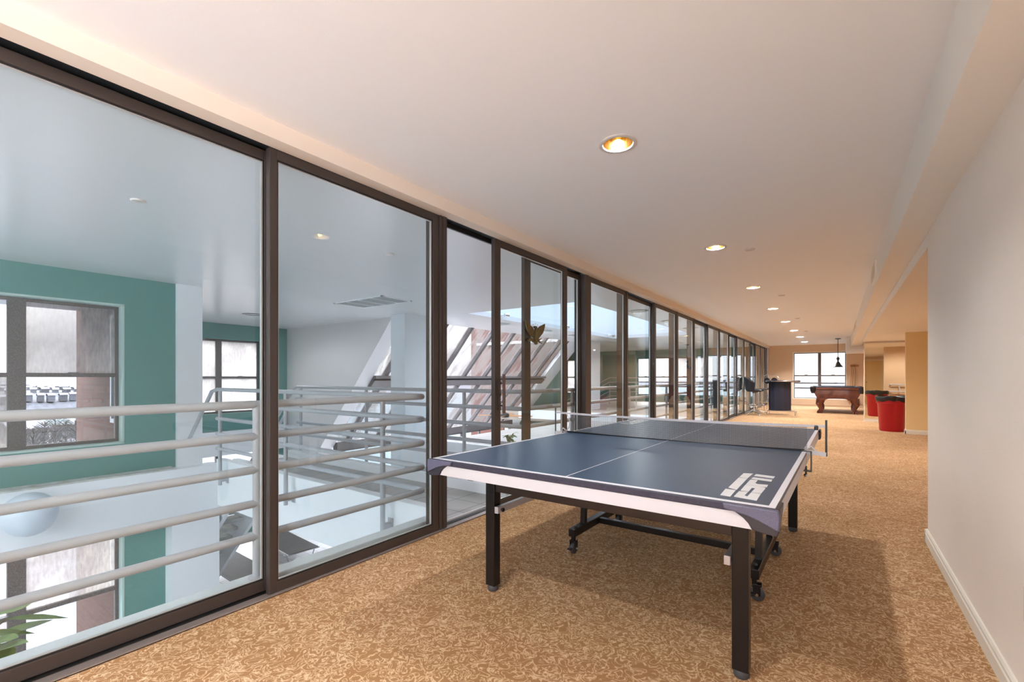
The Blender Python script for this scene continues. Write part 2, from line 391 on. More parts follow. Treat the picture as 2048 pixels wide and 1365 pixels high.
# right wall, recess
b = MB(); b.box(XR, XR + .12, -1.1, 4.385, 0, 2.6); b.box(XR, XR + .12, YB, -1.1, 0, .1); b.box(XR, XR + .12, YB, -1.1, 2.16, 2.6); struct(b.build('wall_right', M_wallR), 'plain cream wall on the right', 'wall')  # unseen opening behind the camera, added to let sky light in
b = MB(); b.box(XR + .12, 3.6, 4.30, 4.39, 0, 2.2); struct(b.build('wall_recess_end', M_tan), 'tan end wall of the recess', 'wall')
b = MB(); b.box(3.6, 3.7, 4.3, 15.4, 0, 2.2); struct(b.build('wall_recess_side', M_tan), 'tan side wall of the recess', 'wall')
b = MB(); b.box(1.145, 3.6, 12.47, 12.53, 0, 2.12); b.build('wall_pier', M_gold); MB().box(1.145, 3.6, 12.53, 12.6, 0, 2.12).build('back_face', M_tan, bpy.data.objects['wall_pier']); struct(bpy.data.objects['wall_pier'], 'gold papered pier beside the red bins', 'wall')
b = MB(); b.box(.56, 3.6, 15.34, 15.44, 0, 2.12); struct(b.build('wall_mirror_back', M_tan), 'tan wall behind the mirror', 'wall')
b = MB(); b.box(XR, 3.7, 4.385, 15.44, 2.10, 2.20); struct(b.build('ceiling_recess', M_soffit), 'low ceiling of the recess', 'ceiling')
# soffit
b = MB(); b.box(.345, XR + .12, YB, 19.0, 2.205, ZC + .02); b.box(XR + .1, 3.7, 15.44, 19, 2.205, 2.3)
struct(b.build('trim_2', M_soffit), 'boxed soffit along the right side of the ceiling', 'trim')
b = MB(); b.box(.24, 1.6, 19.0, YF, 2.09, ZC + .02); struct(b.build('trim_3', M_ceil), 'deeper white soffit box at the far end', 'trim')
b = MB(); b.box(1.55, 1.65, 15.44, YF, 0, 2.5); struct(b.build('wall_far_right', M_tan), 'tan wall at the right of the billiard corner', 'wall')
# far wall of the room with window opening
WX0, WX1, WZ0, WZ1 = -1.51, .26, .30, 2.18
b = MB(); b.box(-2.455, WX0, YF, YF + .2, 0, 2.6); b.box(WX1, 1.65, YF, YF + .2, 0, 2.6); b.box(WX0, WX1, YF, YF + .2, 0, WZ0); b.box(WX0, WX1, YF, YF + .2, WZ1, 2.6)
struct(b.build('wall_far', M_tan), 'tan end wall with the far window', 'wall')
# unseen wall behind the camera, opened wide to let sky light in
b = MB(); b.box(-2.62, 1.0, YB - .2, YB, 0, .25); b.box(-2.62, 1.0, YB - .2, YB, 2.35, 2.6); b.box(-2.62, -2.3, YB - .2, YB, .25, 2.35); b.box(.4, 1.0, YB - .2, YB, .25, 2.35)
struct(b.build('wall_back', M_wallR), 'wall behind the camera', 'wall')
# baseboards
def baseprof(b, fn, a, c):
    b.prism([(0, 0), (.016, 0), (.016, .060), (.012, .066), (.012, .078), (.006, .088), (0, .090)], fn, a, c)
b = MB(); baseprof(b, lambda p, q, t: (XR - p, t, q), YB, 4.385 + .016); b.box(XR - .016, XR + .13, 4.385, 4.401, 0, .085)
struct(b.build('baseboard_right', M_base), 'cream moulded baseboard under the right wall', 'baseboard')
b = MB(); baseprof(b, lambda p, q, t: (t, 12.47 - p, q), 1.129, 3.6); b.box(1.129, 1.145, 12.454, 12.6, 0, .085)
struct(b.build('baseboard_pier', M_base), 'cream baseboard around the gold pier', 'baseboard')
b = MB(); baseprof(b, lambda p, q, t: (t, YF - p, q), -2.45, 1.55); struct(b.build('baseboard_far', mat('tan_baseboard', (.66, .47, .31), .5)), 'tan baseboard under the far window', 'baseboard')
b = MB(); baseprof(b, lambda p, q, t: (t, 15.34 - p, q), .56, 3.6); struct(b.build('baseboard_mirror', M_base), 'cream baseboard under the wall mirror', 'baseboard')
# mirror
o = thing('wall_mirror', 'large wall mirror behind the red trash can reflecting the recess', 'mirror', (.85, 15.33, .09))
MB().box(.575, 1.90, 15.325, 15.338, .09, 2.06).build('mirror_glass', M_mirror, o, world=True)
b = MB(); b.frame_xz(15.318, 15.339, .56, 1.904, .085, 2.085, .018, .004, .008, .024); b.build('frame', M_stucco, o, world=True)
# door on the recess end wall, seen in the mirror
d = struct(thing('door_1', 'cream framed door seen reflected in the mirror', 'door', (1.25, 4.40, 0)))
b = MB(); b.frame_xz(4.39, 4.44, .92, 1.68, 0, 1.98, .07, .07, .001, .07); b.build('door_frame', M_stucco, d, world=True)
MB().box(.99, 1.61, 4.392, 4.41, 0, 1.91).build('door_leaf', M_gold, d, world=True)
MB().lathe([(.03, 0), (.03, .01), (.012, .012), (.012, .04), (.028, .05), (.028, .07), (.0, .08)], (1.05, 4.41, .95), 16, 'Y').build('door_knob', M_brass, d, world=True, smooth=True)
o = thing('handrail', 'double pale handrail behind the gold pier seen in the mirror', 'handrail', (1.8, 12.7, .8))
for z in (.95, .74):
    b = MB(); b.tube([(1.30, 12.60, z), (1.30, 12.67, z), (1.35, 12.70, z), (2.6, 12.70, z)], .022, 10); b.build('rail', M_apron, o, world=True, smooth=True)
MB().tube([(1.5, 12.70, .74), (1.5, 12.7, .95)], .015, 8).build('rail_post', M_apron, o, world=True)

# ================================================================== GLASS WALL
b = MB(); b.box(-2.62, -2.455, YB, YF, -.02, .004); b.box(-2.475, -2.455, YB, YF, -.02, .009); struct(b.build('trim_4', M_track), 'brown grey metal sill track of the glass wall', 'trim')
b = MB(); b.box(-2.62, -2.478, YB, YF, 2.436, ZC + .1); b.box(-2.62, -2.60, YB, YF, 2.40, 2.44); b.box(-2.562, -2.520, YB, YF, .003, .0075); struct(b.build('trim_5', M_black), 'head track of the glass wall, black as the shade in its slot', 'trim')  # black colour stands in for the shade in the head slot
nwin = [0]
def leaf(y0, y1, inner, name=None, label=None, sl=.06, sr=.06):
    nwin[0] += 1
    x1 = -2.475 if inner else -2.535; x0 = x1 - .04
    z0, z1 = (.005, 2.404) if inner else (.014, 2.404)
    o = struct(thing(name or 'window_%d' % nwin[0], label or 'bronze framed glass panel %.1f metres along the glass wall' % y0, 'window' if not name else 'door', ((x0 + x1) / 2, (y0 + y1) / 2, 0)))
    b = MB(); b.frame_yz(x0, x1, y0, y1, z0, z1, sl, sr, .060, .053); b.build('frame', M_bronze, o, world=True, bevel=.003)
    b = MB(); b.frame_yz(x0 + .006, x1 - .006, y0 + sl, y1 - sr, z0 + .060, z1 - .053, .006, .006, .006, .006); b.build('gasket', M_black, o, world=True)
    b = MB(); b.frame_yz(x0 + .012, x1 - .012, y0 + sl + .005, y1 - sr - .005, z0 + .065, z1 - .058, .007, .007, .004, .006); b.build('glazing_bead', M_alum, o, world=True)
    xc = (x0 + x1) / 2
    MB().box(xc - .003, xc + .003, y0 + sl + .007, y1 - sr - .007, z0 + .067, z1 - .060).build('pane', M_glass, o, world=True)
    return o
def post(y, wdt=.045, x1=-2.468):
    o = MB().box(-2.62, x1, y - wdt / 2, y + wdt / 2, .012, 2.408).build('mullion', M_bronze, bevel=.003)
    struct(o, 'bronze mullion %.1f metres along the glass wall' % y, 'mullion'); return o
for y in (-4.4, -1.29): post(y)
leaf(-4.37, -2.85, False); leaf(-2.9, -1.31, True)  # unseen panels behind the camera, glazed instead of walled to pass light
leaf(-1.26, .03, True); leaf(-.02, 1.316, False, label='large nearest glass panel at the left edge showing the teal wall')
leaf(1.252, 2.528, True, sl=.043, label='glass panel between the nearest mullion and the open sliding door')
o = MB().box(-2.62, -2.468, 2.533, 2.56, .012, 2.408).box(-2.62, -2.464, 2.566, 2.606, .012, 2.408).box(-2.61, -2.50, 2.559, 2.567, .012, 2.408).build('mullion', M_bronze, bevel=.002)
struct(o, 'double bronze jamb at the left of the open sliding door', 'mullion')
door = leaf(3.225, 4.56, True, 'door_2', 'open sliding glass door leaf with the eagle emblem and pull handle', sl=.088, sr=.085)
leaf(3.79, 5.02, False, sl=.11, label='fixed glass panel behind the open sliding door leaf')
# handle on the sliding door
b = MB(); b.box(-2.476, -2.462, 3.265, 3.297, .88, 1.16); b.build('handle_plate', M_bronze, door, world=True)
b = MB(); b.box(-2.43, -2.405, 3.275, 3.293, .85, 1.20); b.build('door_handle', M_handle, door, world=True, bevel=.004)
for z in (.92, 1.12): MB().tube([(-2.47, 3.283, z), (-2.415, 3.283, z)], .008, 8).build('handle_stud', M_chrome, door, world=True)
MB().lathe([(.012, 0), (.012, .02), (0, .022)], (-2.465, 3.28, 1.02), 12, 'X').build('lock', M_chrome, door, world=True)
post(5.055, .10)
cur = 5.11
nxt = [('s', 6.31), ('p', 6.345, .06), ('d', 6.38, 8.83), ('p', 8.86, .06), ('s', 10.10), ('p', 10.13, .06), ('d', 10.17, 12.64), ('p', 12.67, .06), ('s', 13.90),
       ('p', 13.93, .06), ('d', 13.97, 16.44), ('p', 16.47, .06), ('s', 17.70), ('p', 17.73, .06), ('d', 17.77, 20.24), ('p', 20.27, .06), ('s', 21.5), ('p', 21.53, .06), ('s', 22.32)]
for e in nxt:
    if e[0] == 's': leaf(cur, e[1], True); cur = e[1]
    elif e[0] == 'p': post(e[1], e[2]); cur = e[1] + .035
    else:
        mid = (e[1] + e[2]) / 2; leaf(e[1], mid + .05, False, sr=.09); leaf(mid - .04, e[2], True, sl=.08); cur = e[2]
b = MB(); b.box(-2.64, -2.458, 22.27, YF, 0, 2.41); struct(MB().box(-2.612, -2.588, YB, YF, .0, .008).build('trim_14', M_alum), 'bright metal strip along the outer edge of the sill', 'trim')
b = MB(); b.box(-2.64, -2.458, 22.27, YF, 0, 2.41); struct(b.build('trim_6', M_bronze), 'dark end jamb of the glass wall beside the far wall', 'trim')

# eagle emblem on the sliding door
o = thing('eagle_emblem', 'antique brass eagle emblem fixed to the sliding glass door', 'emblem', (-2.485, 3.87, 1.50))
def yz(px, py):    # zoomed pixel of the emblem to y,z on the glass
    X = 980 + px / 5.686; Y = 620 + py / 5.6875
    r = (X - 1024) / FPX; u = -(Y - HY) / FPX
    rx, ry = -sin(YAW) + r * cos(YAW), cos(YAW) + r * sin(YAW); t = -2.485 / rx
    return (t * ry, CAMH + t * u)
def plate(name, poly, x0, x1, m=M_eagle):
    MB().prism([yz(*p) for p in poly], lambda a, c, t: (t, a, c), x0, x1).build(name, m, o, world=True, bevel=.002)
plate('wing', [(400, 122), (425, 150), (450, 175), (478, 195), (490, 222), (497, 265), (505, 300), (498, 325), (480, 312), (455, 292), (435, 262), (418, 225), (405, 175)], -2.490, -2.476)
plate('wing', [(620, 160), (598, 172), (570, 185), (548, 205), (540, 232), (532, 275), (525, 305), (535, 330), (555, 318), (575, 295), (598, 265), (610, 225), (618, 190)], -2.490, -2.476)
plate('body', [(492, 195), (500, 186), (512, 188), (520, 200), (524, 222), (528, 250), (534, 285), (540, 320), (536, 352), (524, 366), (515, 372), (500, 352), (492, 320), (500, 285), (503, 245), (505, 215), (498, 206)], -2.490, -2.464)
plate('tail', [(500, 340), (530, 345), (532, 385), (520, 398), (512, 395), (500, 375)], -2.490, -2.472)
plate('claw', [(490, 330), (455, 318), (432, 330), (422, 345), (440, 362), (462, 352), (485, 372), (497, 362)], -2.488, -2.474)
plate('arrows', [(535, 352), (575, 325), (580, 330), (555, 354), (588, 358), (588, 364), (560, 363), (590, 382), (586, 388), (548, 372), (535, 368)], -2.488, -2.476)
for i, (px, py) in enumerate([(490, 168), (514, 160), (538, 172)]): plate('star', [(px - 4, py), (px, py - 5), (px + 4, py), (px, py + 5)], -2.487, -2.479)

# ================================================================== POOL HALL
XT, XF = -7.68, -12.4
def slope_x(z): return -8.05 - .88 * (2.5 - z)
# hall ceiling with skylight opening
SX0, SX1, SY0, SY1 = -6.27, -3.66, 7.26, 14.9
b = MB(); xa, xb = XF, -2.62
b.box(xa, xb, YB, SY0, ZC, ZC + .1)
b.box(xa, xb, SY1, YF, ZC, ZC + .1); b.box(slope_x(2.5), SX0, SY0, SY1, ZC, ZC + .1); b.box(SX1, xb, SY0, SY1, ZC, ZC + .1)
struct(b.build('ceiling_hall', M_hallceil), 'pale blue white ceiling of the pool hall', 'ceiling')
b = MB(); t_ = .1; zt = 3.7
b.box(SX0 - t_, SX0, SY0 - t_, SY1 + t_, ZC + .1, zt); b.box(SX1, SX1 + t_, SY0 - t_, SY1 + t_, ZC + .1, zt); b.box(SX0, SX1, SY0 - t_, SY0, ZC + .1, zt); b.box(SX0, SX1, SY1, SY1 + t_, ZC + .1, zt)
struct(b.build('wall_skylight_well', mat('well_paint', (.80, .85, .89), .5)), 'white walls of the skylight well', 'wall')
q = MB(); q.box(SX0 - .1, SX1 + .1, SY0 - .1, SY1 + .1, 3.66, 3.68); struct(q.build('window_47', m_glass('skylight_dimming_glass', (.36, .395, .43))), 'added glass over the skylight well, tinted to dim the sky', 'window')  # pane added to cut the light falling into the well
def window_yz(name, label, x, y0, y1, z0, z1, ymul, wm, zmid, panes, depth=.14, face=1, fr=.05, mm=M_winframe):
    """double window in a wall of constant x, panes = [left low, left up, right low, right up]"""
    o = struct(thing(name, label, 'window', (x, (y0 + y1) / 2, z0)))
    xi, xo = x - depth * face, x - (depth + .06) * face
    b = MB(); b.frame_yz(xi, xo, y0, y1, z0, z1, fr, fr, fr, fr); b.box(xi + .01 * face, xo - .01 * face, ymul - wm / 2, ymul + wm / 2, z0, z1)
    for a, c in ((y0 + fr, ymul - wm / 2), (ymul + wm / 2, y1 - fr)):
        b.box(xi + .012 * face, xo, a, c, zmid - .025, zmid + .025); b.box(xi + .02 * face, xi, (a + c) / 2 - .05, (a + c) / 2 + .05, zmid + .02, zmid + .035)
    b.build('frame', mm, o, world=True)
    k = 0; xm = (xi + xo) / 2
    for a, c in ((y0 + fr, ymul - wm / 2), (ymul + wm / 2, y1 - fr)):
        for q, r in ((z0 + fr, zmid - .025), (zmid + .025, z1 - fr)):
            (MB().quad((xm, a, q), (xm, c, q), (xm, c, r), (xm, a, r)) if panes[k] in (M_fog, M_fog2) else MB().box(xm - .003, xm + .003, a, c, q, r)).build('pane', panes[k], o, world=True); k += 1
    return o
def wall_yz(name, label, x0, x1, ya, yb, za, zb, holes, m):
    """box wall between x0,x1 with rectangular holes (y0,y1,z0,z1), non overlapping in y bands"""
    b = MB(); hs = sorted(holes); y = ya
    cols = sorted(set((h[0], h[1]) for h in hs))
    for (h0, h1) in cols:
        b.box(x0, x1, y, h0, za, zb); z = za
        for h in sorted([q for q in hs if (q[0], q[1]) == (h0, h1)], key=lambda q: q[2]):
            b.box(x0, x1, h0, h1, z, h[2]); z = h[3]
        b.box(x0, x1, h0, h1, z, zb); y = h1
    b.box(x0, x1, y, yb, za, zb)
    return struct(b.build(name, m), label, 'wall')
F_, G_ = M_fog, M_clear
LW = (-2.50, -.72)
wy = [(.08, 1.975), (-3.2, -1.3)]
wall_yz('wall_hall_left', 'teal outer wall of the pool hall', XT - .32, XT, YB, 2.86, ZL, ZC + .1, [(a, c, .31, 2.12) for a, c in wy] + [(a, c, *LW) for a, c in wy], M_teal)
window_yz('window_31', 'upper window in the teal wall with fogged panes', XT, .08, 1.975, .31, 2.12, 1.03, .15, 1.20, [M_fog2, G_, G_, M_fog2])
window_yz('window_32', 'lower window under the white spandrel', XT, .08, 1.975, *LW, 1.03, .15, -1.62, [M_fog2, G_, G_, M_fog2])
window_yz('window_33', 'upper hall window out of frame, added to let in light', XT, -3.2, -1.3, .31, 2.12, -2.2, .15, 1.20, [G_, G_, G_, G_])  # unseen upper and lower windows, added for more light in the hall
window_yz('window_34', 'lower hall window out of frame, added to let in light', XT, -3.2, -1.3, *LW, -2.2, .15, -1.62, [G_, G_, G_, G_])
# pale reveals round the windows
for z0, z1 in ((.31, 2.12), LW):
    b = MB(); b.box(XT - .14, XT + .004, 1.962, 1.985, z0, z1); b.box(XT - .14, XT + .004, .06, 1.985, z1 - .012, z1 + .012); b.box(XT - .14, XT + .004, .06, 1.985, z0 - .012, z0 + .012)
    struct(b.build('trim_7', M_reveal), 'pale reveal of a hall window', 'trim')
b = MB(); b.box(XT, XT + .24, YB, 3.03, -.75, -.10); b.box(XT, XT + .24, 2.44, 3.03, ZL, -.75)
struct(b.build('wall_spandrel', M_white), 'white spandrel below the upper hall window', 'wall')
b = MB(); b.box(XT, XT + .235, YB, 2.5, -.10, -.082); struct(b.build('trim_8', M_concrete), 'stained ledge on the white spandrel', 'trim')
b = MB(); b.box(XT - .3, XT + .05, 2.56, 2.88, -.10, ZC); struct(b.build('column_1', M_white), 'white column at the end of the teal wall', 'column')
# deep bay
wall_yz('wall_hall_bay', 'teal wall of the deep bay', XF - .3, XF, 2.86, 7.0, ZL, ZC + .1, [(4.2, 6.06, .27, 2.12), (4.2, 6.06, *LW)], M_teal)
window_yz('window_35', 'upper bay window with four fogged panes behind the stair rail', XF, 4.2, 6.06, .27, 2.12, 5.09, .13, 1.17, [F_, F_, F_, F_])
window_yz('window_36', 'lower bay window behind the stair', XF, 4.2, 6.06, *LW, 5.09, .13, -1.62, [G_, G_, G_, G_])
b = MB(); b.box(XF, XF + .1, 2.9, 6.75, -.75, -.16); struct(b.build('trim_9', M_white), 'white band under the bay window', 'trim')
b = MB(); b.box(XF - .3, XT - .32, 2.60, 2.86, ZL, ZC + .1); struct(b.build('wall_bay_side', M_grey), 'side wall of the deep bay', 'wall')
b = MB(); b.box(XF - .36, XT - .32, 2.52, 2.60, -30, 6); struct(b.build('wall_bay_brick', M_brick), 'red brick outer face of the bay seen through the teal wall window', 'wall')
for i, z in enumerate((.45, -2.4)):
    o = struct(thing('window_%d' % (45 + i), ['blue paned window in the brick face, upper', 'blue paned window in the brick face, lower'][i], 'window', (-9.6, 2.5, z)))
    MB().box(-10.2, -8.9, 2.495, 2.53, z, z + 1.75).build('pane', M_shutter, o, world=True)
    q = MB(); q.frame_xz(2.46, 2.53, -10.28, -8.85, z - .06, z + 1.8, .07, .07, .07, .07); q.box(-9.58, -9.52, 2.47, 2.53, z, z + 1.75); q.build('frame', M_apron, o, world=True)
# grey walls either end of the sloped glazing
def cutwall(name, label, y0, y1, m):
    poly = [(XF, ZL), (slope_x(-.72), ZL), (slope_x(-.72), -.72), (slope_x(2.5) + .02, 2.5), (XF, 2.5)]
    b = MB(); b.prism(poly, lambda a, c, t: (a, t, c), y0, y1); return struct(b.build(name, m), label, 'wall')
cutwall('wall_grey_gable', 'grey wall with the slanted edge left of the sloped glazing', 6.75, 7.14, M_grey)
cutwall('wall_white_gable', 'white wall with the slanted edge right of the sloped glazing', 15.05, 15.9, M_white)
b = MB(); b.box(-7.78, -7.34, 6.5, 7.5, ZL, ZC); struct(b.build('column_2', mat('column_paint', (.72, .78, .82), .5)), 'white column in front of the sloped glazing', 'column')
b = MB(); b.box(-7.78, -7.34, 15.1, 16.1, ZL, ZC); struct(b.build('column_3', M_white), 'white column at the far end of the sloped glazing', 'column')
# sloped glazing
o = struct(thing('window_37', 'sloped greenhouse glazing with dark bars', 'window', (-9.2, 11, 0)))
NRM = Vector((1, 0, -.88)).normalized()
ZB = -.55
bars = [7.48 + .98 * k for k in range(8)]
ye = [7.14] + bars + [15.05]
for y in bars:
    b = MB(); b.bar((slope_x(2.55), y, 2.55), (slope_x(ZB), y, ZB), .10, .12, up=NRM); b.build('glazing_bar', M_winframe, o, world=True)
b = MB(); b.prism([(slope_x(1.21) - .05, 1.21), (slope_x(1.21) + .10, 1.21), (slope_x(1.21) + .10, 1.14), (slope_x(1.12) + .04, 1.11), (slope_x(1.12) + .14, 1.09), (slope_x(.93) + .14, .93), (slope_x(.93) - .05, .93)], lambda a, c, t: (a, t, c), 7.14, 15.05)
b.build('transom_beam', M_winframe, o, world=True)
b = MB(); b.box(slope_x(ZB) - .1, slope_x(ZB) + .08, 7.14, 15.05, -.74, -.53); b.build('eaves_beam', M_winframe, o, world=True)
for i in range(len(ye) - 1):
    for k, (za, zb) in enumerate(((1.2, 2.52), (ZB, 1.0))):
        q = MB(); off = -.03
        q.prism([(slope_x(za) + off, za), (slope_x(zb) + off, zb), (slope_x(zb) + off - .006, zb), (slope_x(za) + off - .006, za)], lambda a, c, t: (a, t, c), ye[i], ye[i + 1])
        q.build('pane', M_dirty, o, world=True)
# vertical lower windows of the bay under the eaves
o = struct(thing('window_38', 'low band of clear windows under the sloped glazing', 'window', (slope_x(ZB), 11, -1.5)))
xw = slope_x(ZB)
b = MB(); b.frame_yz(xw - .06, xw, 7.14, 15.05, -2.5, -.74, .06, .06, .06, .06)
for k in range(1, 8): b.box(xw - .06, xw, 7.14 + .99 * k - .03, 7.14 + .99 * k + .03, -2.5, -.74)
b.build('frame', M_winframe, o, world=True)
MB().box(xw - .033, xw - .027, 7.2, 15, -2.44, -.8).build('pane', M_clear, o, world=True)
b = MB(); b.box(xw - .2, xw + .02, 7.14, 15.05, ZL, -2.5); struct(b.build('wall_low_sill', M_white), 'white sill wall under the low windows', 'wall')
# far bay outer wall and hall end wall
wall_yz('wall_hall_far_bay', 'teal outer wall of the far bay', XF - .3, XF, 15.9, YF, ZL, ZC + .1, [(17.2, 19.0, .27, 2.12)], M_teal)
window_yz('window_39', 'window of the far bay', XF, 17.2, 19.0, .27, 2.12, 18.1, .13, 1.17, [F_, F_, F_, F_])
def window_xz(name, label, y, x0, x1, z0, z1, xm, wm, zmid, panes, depth=.1, fr=.035, extra=(), m=M_winframe):
    o = struct(thing(name, label, 'window', ((x0 + x1) / 2, y, z0)))
    ya, yb = y + depth, y + depth + .06
    b = MB(); b.frame_xz(ya, yb, x0, x1, z0, z1, fr, fr, fr, fr); b.box(xm - wm / 2, xm + wm / 2, ya - .01, yb, z0, z1)
    for a, c in ((x0 + fr, xm - wm / 2), (xm + wm / 2, x1 - fr)):
        b.box(a, c, ya, yb, zmid - .025, zmid + .025); b.box((a + c) / 2 - .05, (a + c) / 2 + .05, ya - .012, ya, zmid + .02, zmid + .04)
    b.build('frame', m, o, world=True)
    if extra:
        b = MB()
        for z in extra: b.tube([(x0, yb + .12, z), (x1, yb + .12, z)], .034, 8)
        b.build('guard_bar', m, o, world=True)
    k = 0; yc = (ya + yb) / 2
    for a, c in ((x0 + fr, xm - wm / 2), (xm + wm / 2, x1 - fr)):
        for q, r in ((z0 + fr, zmid - .025), (zmid + .025, z1 - fr)):
            (MB().quad((a, yc, q), (c, yc, q), (c, yc, r), (a, yc, r)) if panes[k] in (M_fog, M_fog2) else MB().box(a, c, yc - .003, yc + .003, q, r)).build('pane', panes[k], o, world=True); k += 1
    return o
b = MB(); hx = [(-12.2, -10.25), (-8.2, -6.5), (-6.35, -4.65), (-4.5, -2.8)]; x = XF
for a, c in hx:
    b.box(x, a, YF, YF + .2, ZL, ZC + .1); b.box(a, c, YF, YF + .2, ZL, .3); b.box(a, c, YF, YF + .2, 2.12, ZC + .1); x = c
b.box(x, -2.62, YF, YF + .2, ZL, ZC + .1)
struct(b.build('wall_hall_end', M_teal), 'teal end wall of the pool hall', 'wall')
window_xz('window_40', 'fogged window at the far left of the hall end wall', YF, -12.2, -10.25, .3, 2.12, -11.2, .12, 1.18, [F_, F_, F_, G_])
window_xz('window_41', 'first hall end window beyond the teal pier', YF, -8.2, -6.5, .3, 2.12, -7.35, .12, 1.18, [G_, G_, G_, G_], extra=(.94, .73))
window_xz('window_42', 'middle hall end window with a fogged upper pane', YF, -6.35, -4.65, .3, 2.12, -5.5, .12, 1.18, [G_, F_, G_, F_], extra=(.94, .73))
window_xz('window_43', 'hall end window nearest the glass wall', YF, -4.5, -2.8, .3, 2.12, -3.65, .12, 1.18, [G_, G_, G_, G_], extra=(.94, .73))
window_xz('window_44', 'bright double window in the tan far wall', YF, WX0, WX1, WZ0, WZ1, -.61, .11, 1.24, [G_, G_, G_, G_], extra=(.94, .73))
b = MB(); b.frame_xz(YF - .012, YF + .1, WX0 - .03, WX1 + .03, WZ0 - .03, WZ1 + .03, .035, .035, .035, .035); struct(b.build('trim_10', M_base), 'white reveal of the far window', 'trim')
# hall back wall (behind the camera's left)
b = MB(); b.box(XF, -2.62, YB - .2, YB, ZL, .3); b.box(XF, -2.62, YB - .2, YB, 2.2, 2.6); b.box(XF, -7, YB - .2, YB, .3, 2.2); b.box(-3.2, -2.62, YB - .2, YB, .3, 2.2)
struct(b.build('wall_hall_back', M_teal), 'hall wall behind the view', 'wall')
b = MB(); b.box(-2.62, -2.5, YB, YF, ZL, -.12); struct(b.build('wall_under_glass', M_white), 'white wall below the glass wall', 'wall')
# lower floor
b = MB(); b.box(XT - .3, -2.5, YB, YF, ZL - .1, ZL); b.box(XF, XT - .3, 2.86, YF, ZL - .1, ZL); struct(b.build('floor_pool', M_tilelow), 'pale tiled lower floor of the pool hall', 'floor')
# bridge deck
b = MB(); b.box(-6.6, -2.62, 2.75, 3.6, -.16, 0); struct(b.build('floor_bridge', M_tile), 'grey tiled bridge deck outside the open door', 'floor')
b = MB(); b.box(-6.6, -2.62, 2.65, 2.75, -.165, .11); b.box(-6.6, -2.62, 2.665, 3.62, -.50, -.165); b.box(-6.6, -2.62, 3.6, 3.7, -.5, .10)
struct(b.build('trim_11', M_white, bevel=.006), 'white fascia and kerb of the bridge deck', 'trim')
b = MB(); b.box(-2.73, -2.62, YB, 2.65, -.12, .05); b.box(-2.73, -2.62, 3.7, 20.5, -.12, .05)
struct(b.build('trim_12', M_curb, bevel=.006), 'pale grey kerb outside the glass wall', 'trim')
# platforms further back
b = MB(); b.box(-7.34, -2.73, 6.5, 13.8, -.6, -.25); struct(b.build('floor_platform', M_tile), 'grey tiled platform beyond the second railing', 'floor')
b = MB(); b.box(-7.34, -2.73, 6.4, 6.5, -.6, -.05); b.box(-9.5, -2.73, 13.8, 13.95, -.3, .0); struct(b.build('trim_13', M_white), 'white kerbs of the tiled platform', 'trim')
b = MB(); b.box(-10.5, -2.73, 13.95, YF, -.4, -.02); struct(b.build('floor_far_deck', mat('far_deck_tile', (.38, .33, .28), .5)), 'brown tiled deck below the hall end windows', 'floor')

# railings
RH = (1.02, .842, .655, .466, .282)
RR = .0225
def corner_pts(p, q, s, r=.06, n=5):
    """polyline p-q-s with a rounded corner at q"""
    p, q, s = Vector(p), Vector(q), Vector(s); a = (p - q).normalized(); c = (s - q).normalized()
    out = [p]
    for i in range(n + 1):
        t = i / n; A = q + a * r; B = q + c * r
        out.append((1 - t) ** 2 * A + 2 * t * (1 - t) * q + t * t * B)
    return out + [s]
XA = -2.66
o = thing('railing', 'white pipe railing behind the nearest glass panel turning along the bridge', 'railing', (XA, 1.3, .05))
for i, z in enumerate(RH):
    xe = -6.35
    pts = corner_pts((XA, YB + .1, z), (XA, 2.56, z), (xe, 2.56, z))
    if i == 0: pts += [Vector((-6.5, 2.56, z - .03)), Vector((-7.3, 2.56, z - .78))]
    MB().tube(pts, RR, 12).build('rail', M_rail, o, world=True, smooth=True)
for x, y, zb in ((XA, 1.274, .05), (XA, -1.0, .05), (XA, -3.2, .05), (-3.17, 2.56, -.17), (-4.73, 2.56, -.17), (-6.27, 2.56, -.17)):
    p = MB(); p.tube([(x, y, zb), (x, y, RH[0])], .0215, 12); p.build('post', M_rail, o, world=True, smooth=True)
    if y > 2:
        MB().box(x - .022, x + .022, 2.56, 2.655, -.13, -.085).box(x - .03, x + .03, 2.64, 2.652, -.16, -.05).build('bracket', M_rail, o, world=True)
    else:
        MB().lathe([(.045, .05), (.045, .056), (.025, .06)], (x, y, 0), 16).build('base_flange', M_rail, o, world=True)
o = thing('railing', 'white pipe railing on the far side of the bridge running on along the glass wall', 'railing', (XA, 4, .05))
Y2 = 3.95
for i, z in enumerate(RH):
    pts = corner_pts((-6.95, Y2, z), (XA, Y2, z), (XA, 18.5, z))
    if i < 2: pts = [Vector((-8.9, Y2, z - 1.75)), Vector((-7.05, Y2, z - .03))] + pts
    MB().tube(pts, RR, 12).build('rail', M_rail, o, world=True, smooth=True)
for x, y, zb in ((-3.47, Y2, -.2), (-5.23, Y2, -.2), (-6.85, Y2, -.2), (XA, 5.03, .05), (XA, 6.9, .05), (XA, 8.82, .05), (XA, 10.7, .05), (XA, 12.6, .05), (XA, 14.5, .05), (XA, 16.4, .05)):
    MB().tube([(x, y, zb), (x, y, RH[0])], .0215, 12).build('post', M_rail, o, world=True, smooth=True)
for x in (-3.47, -5.23, -6.85): MB().box(x - .022, x + .022, 3.69, Y2, -.17, -.12).build('bracket', M_rail, o, world=True)
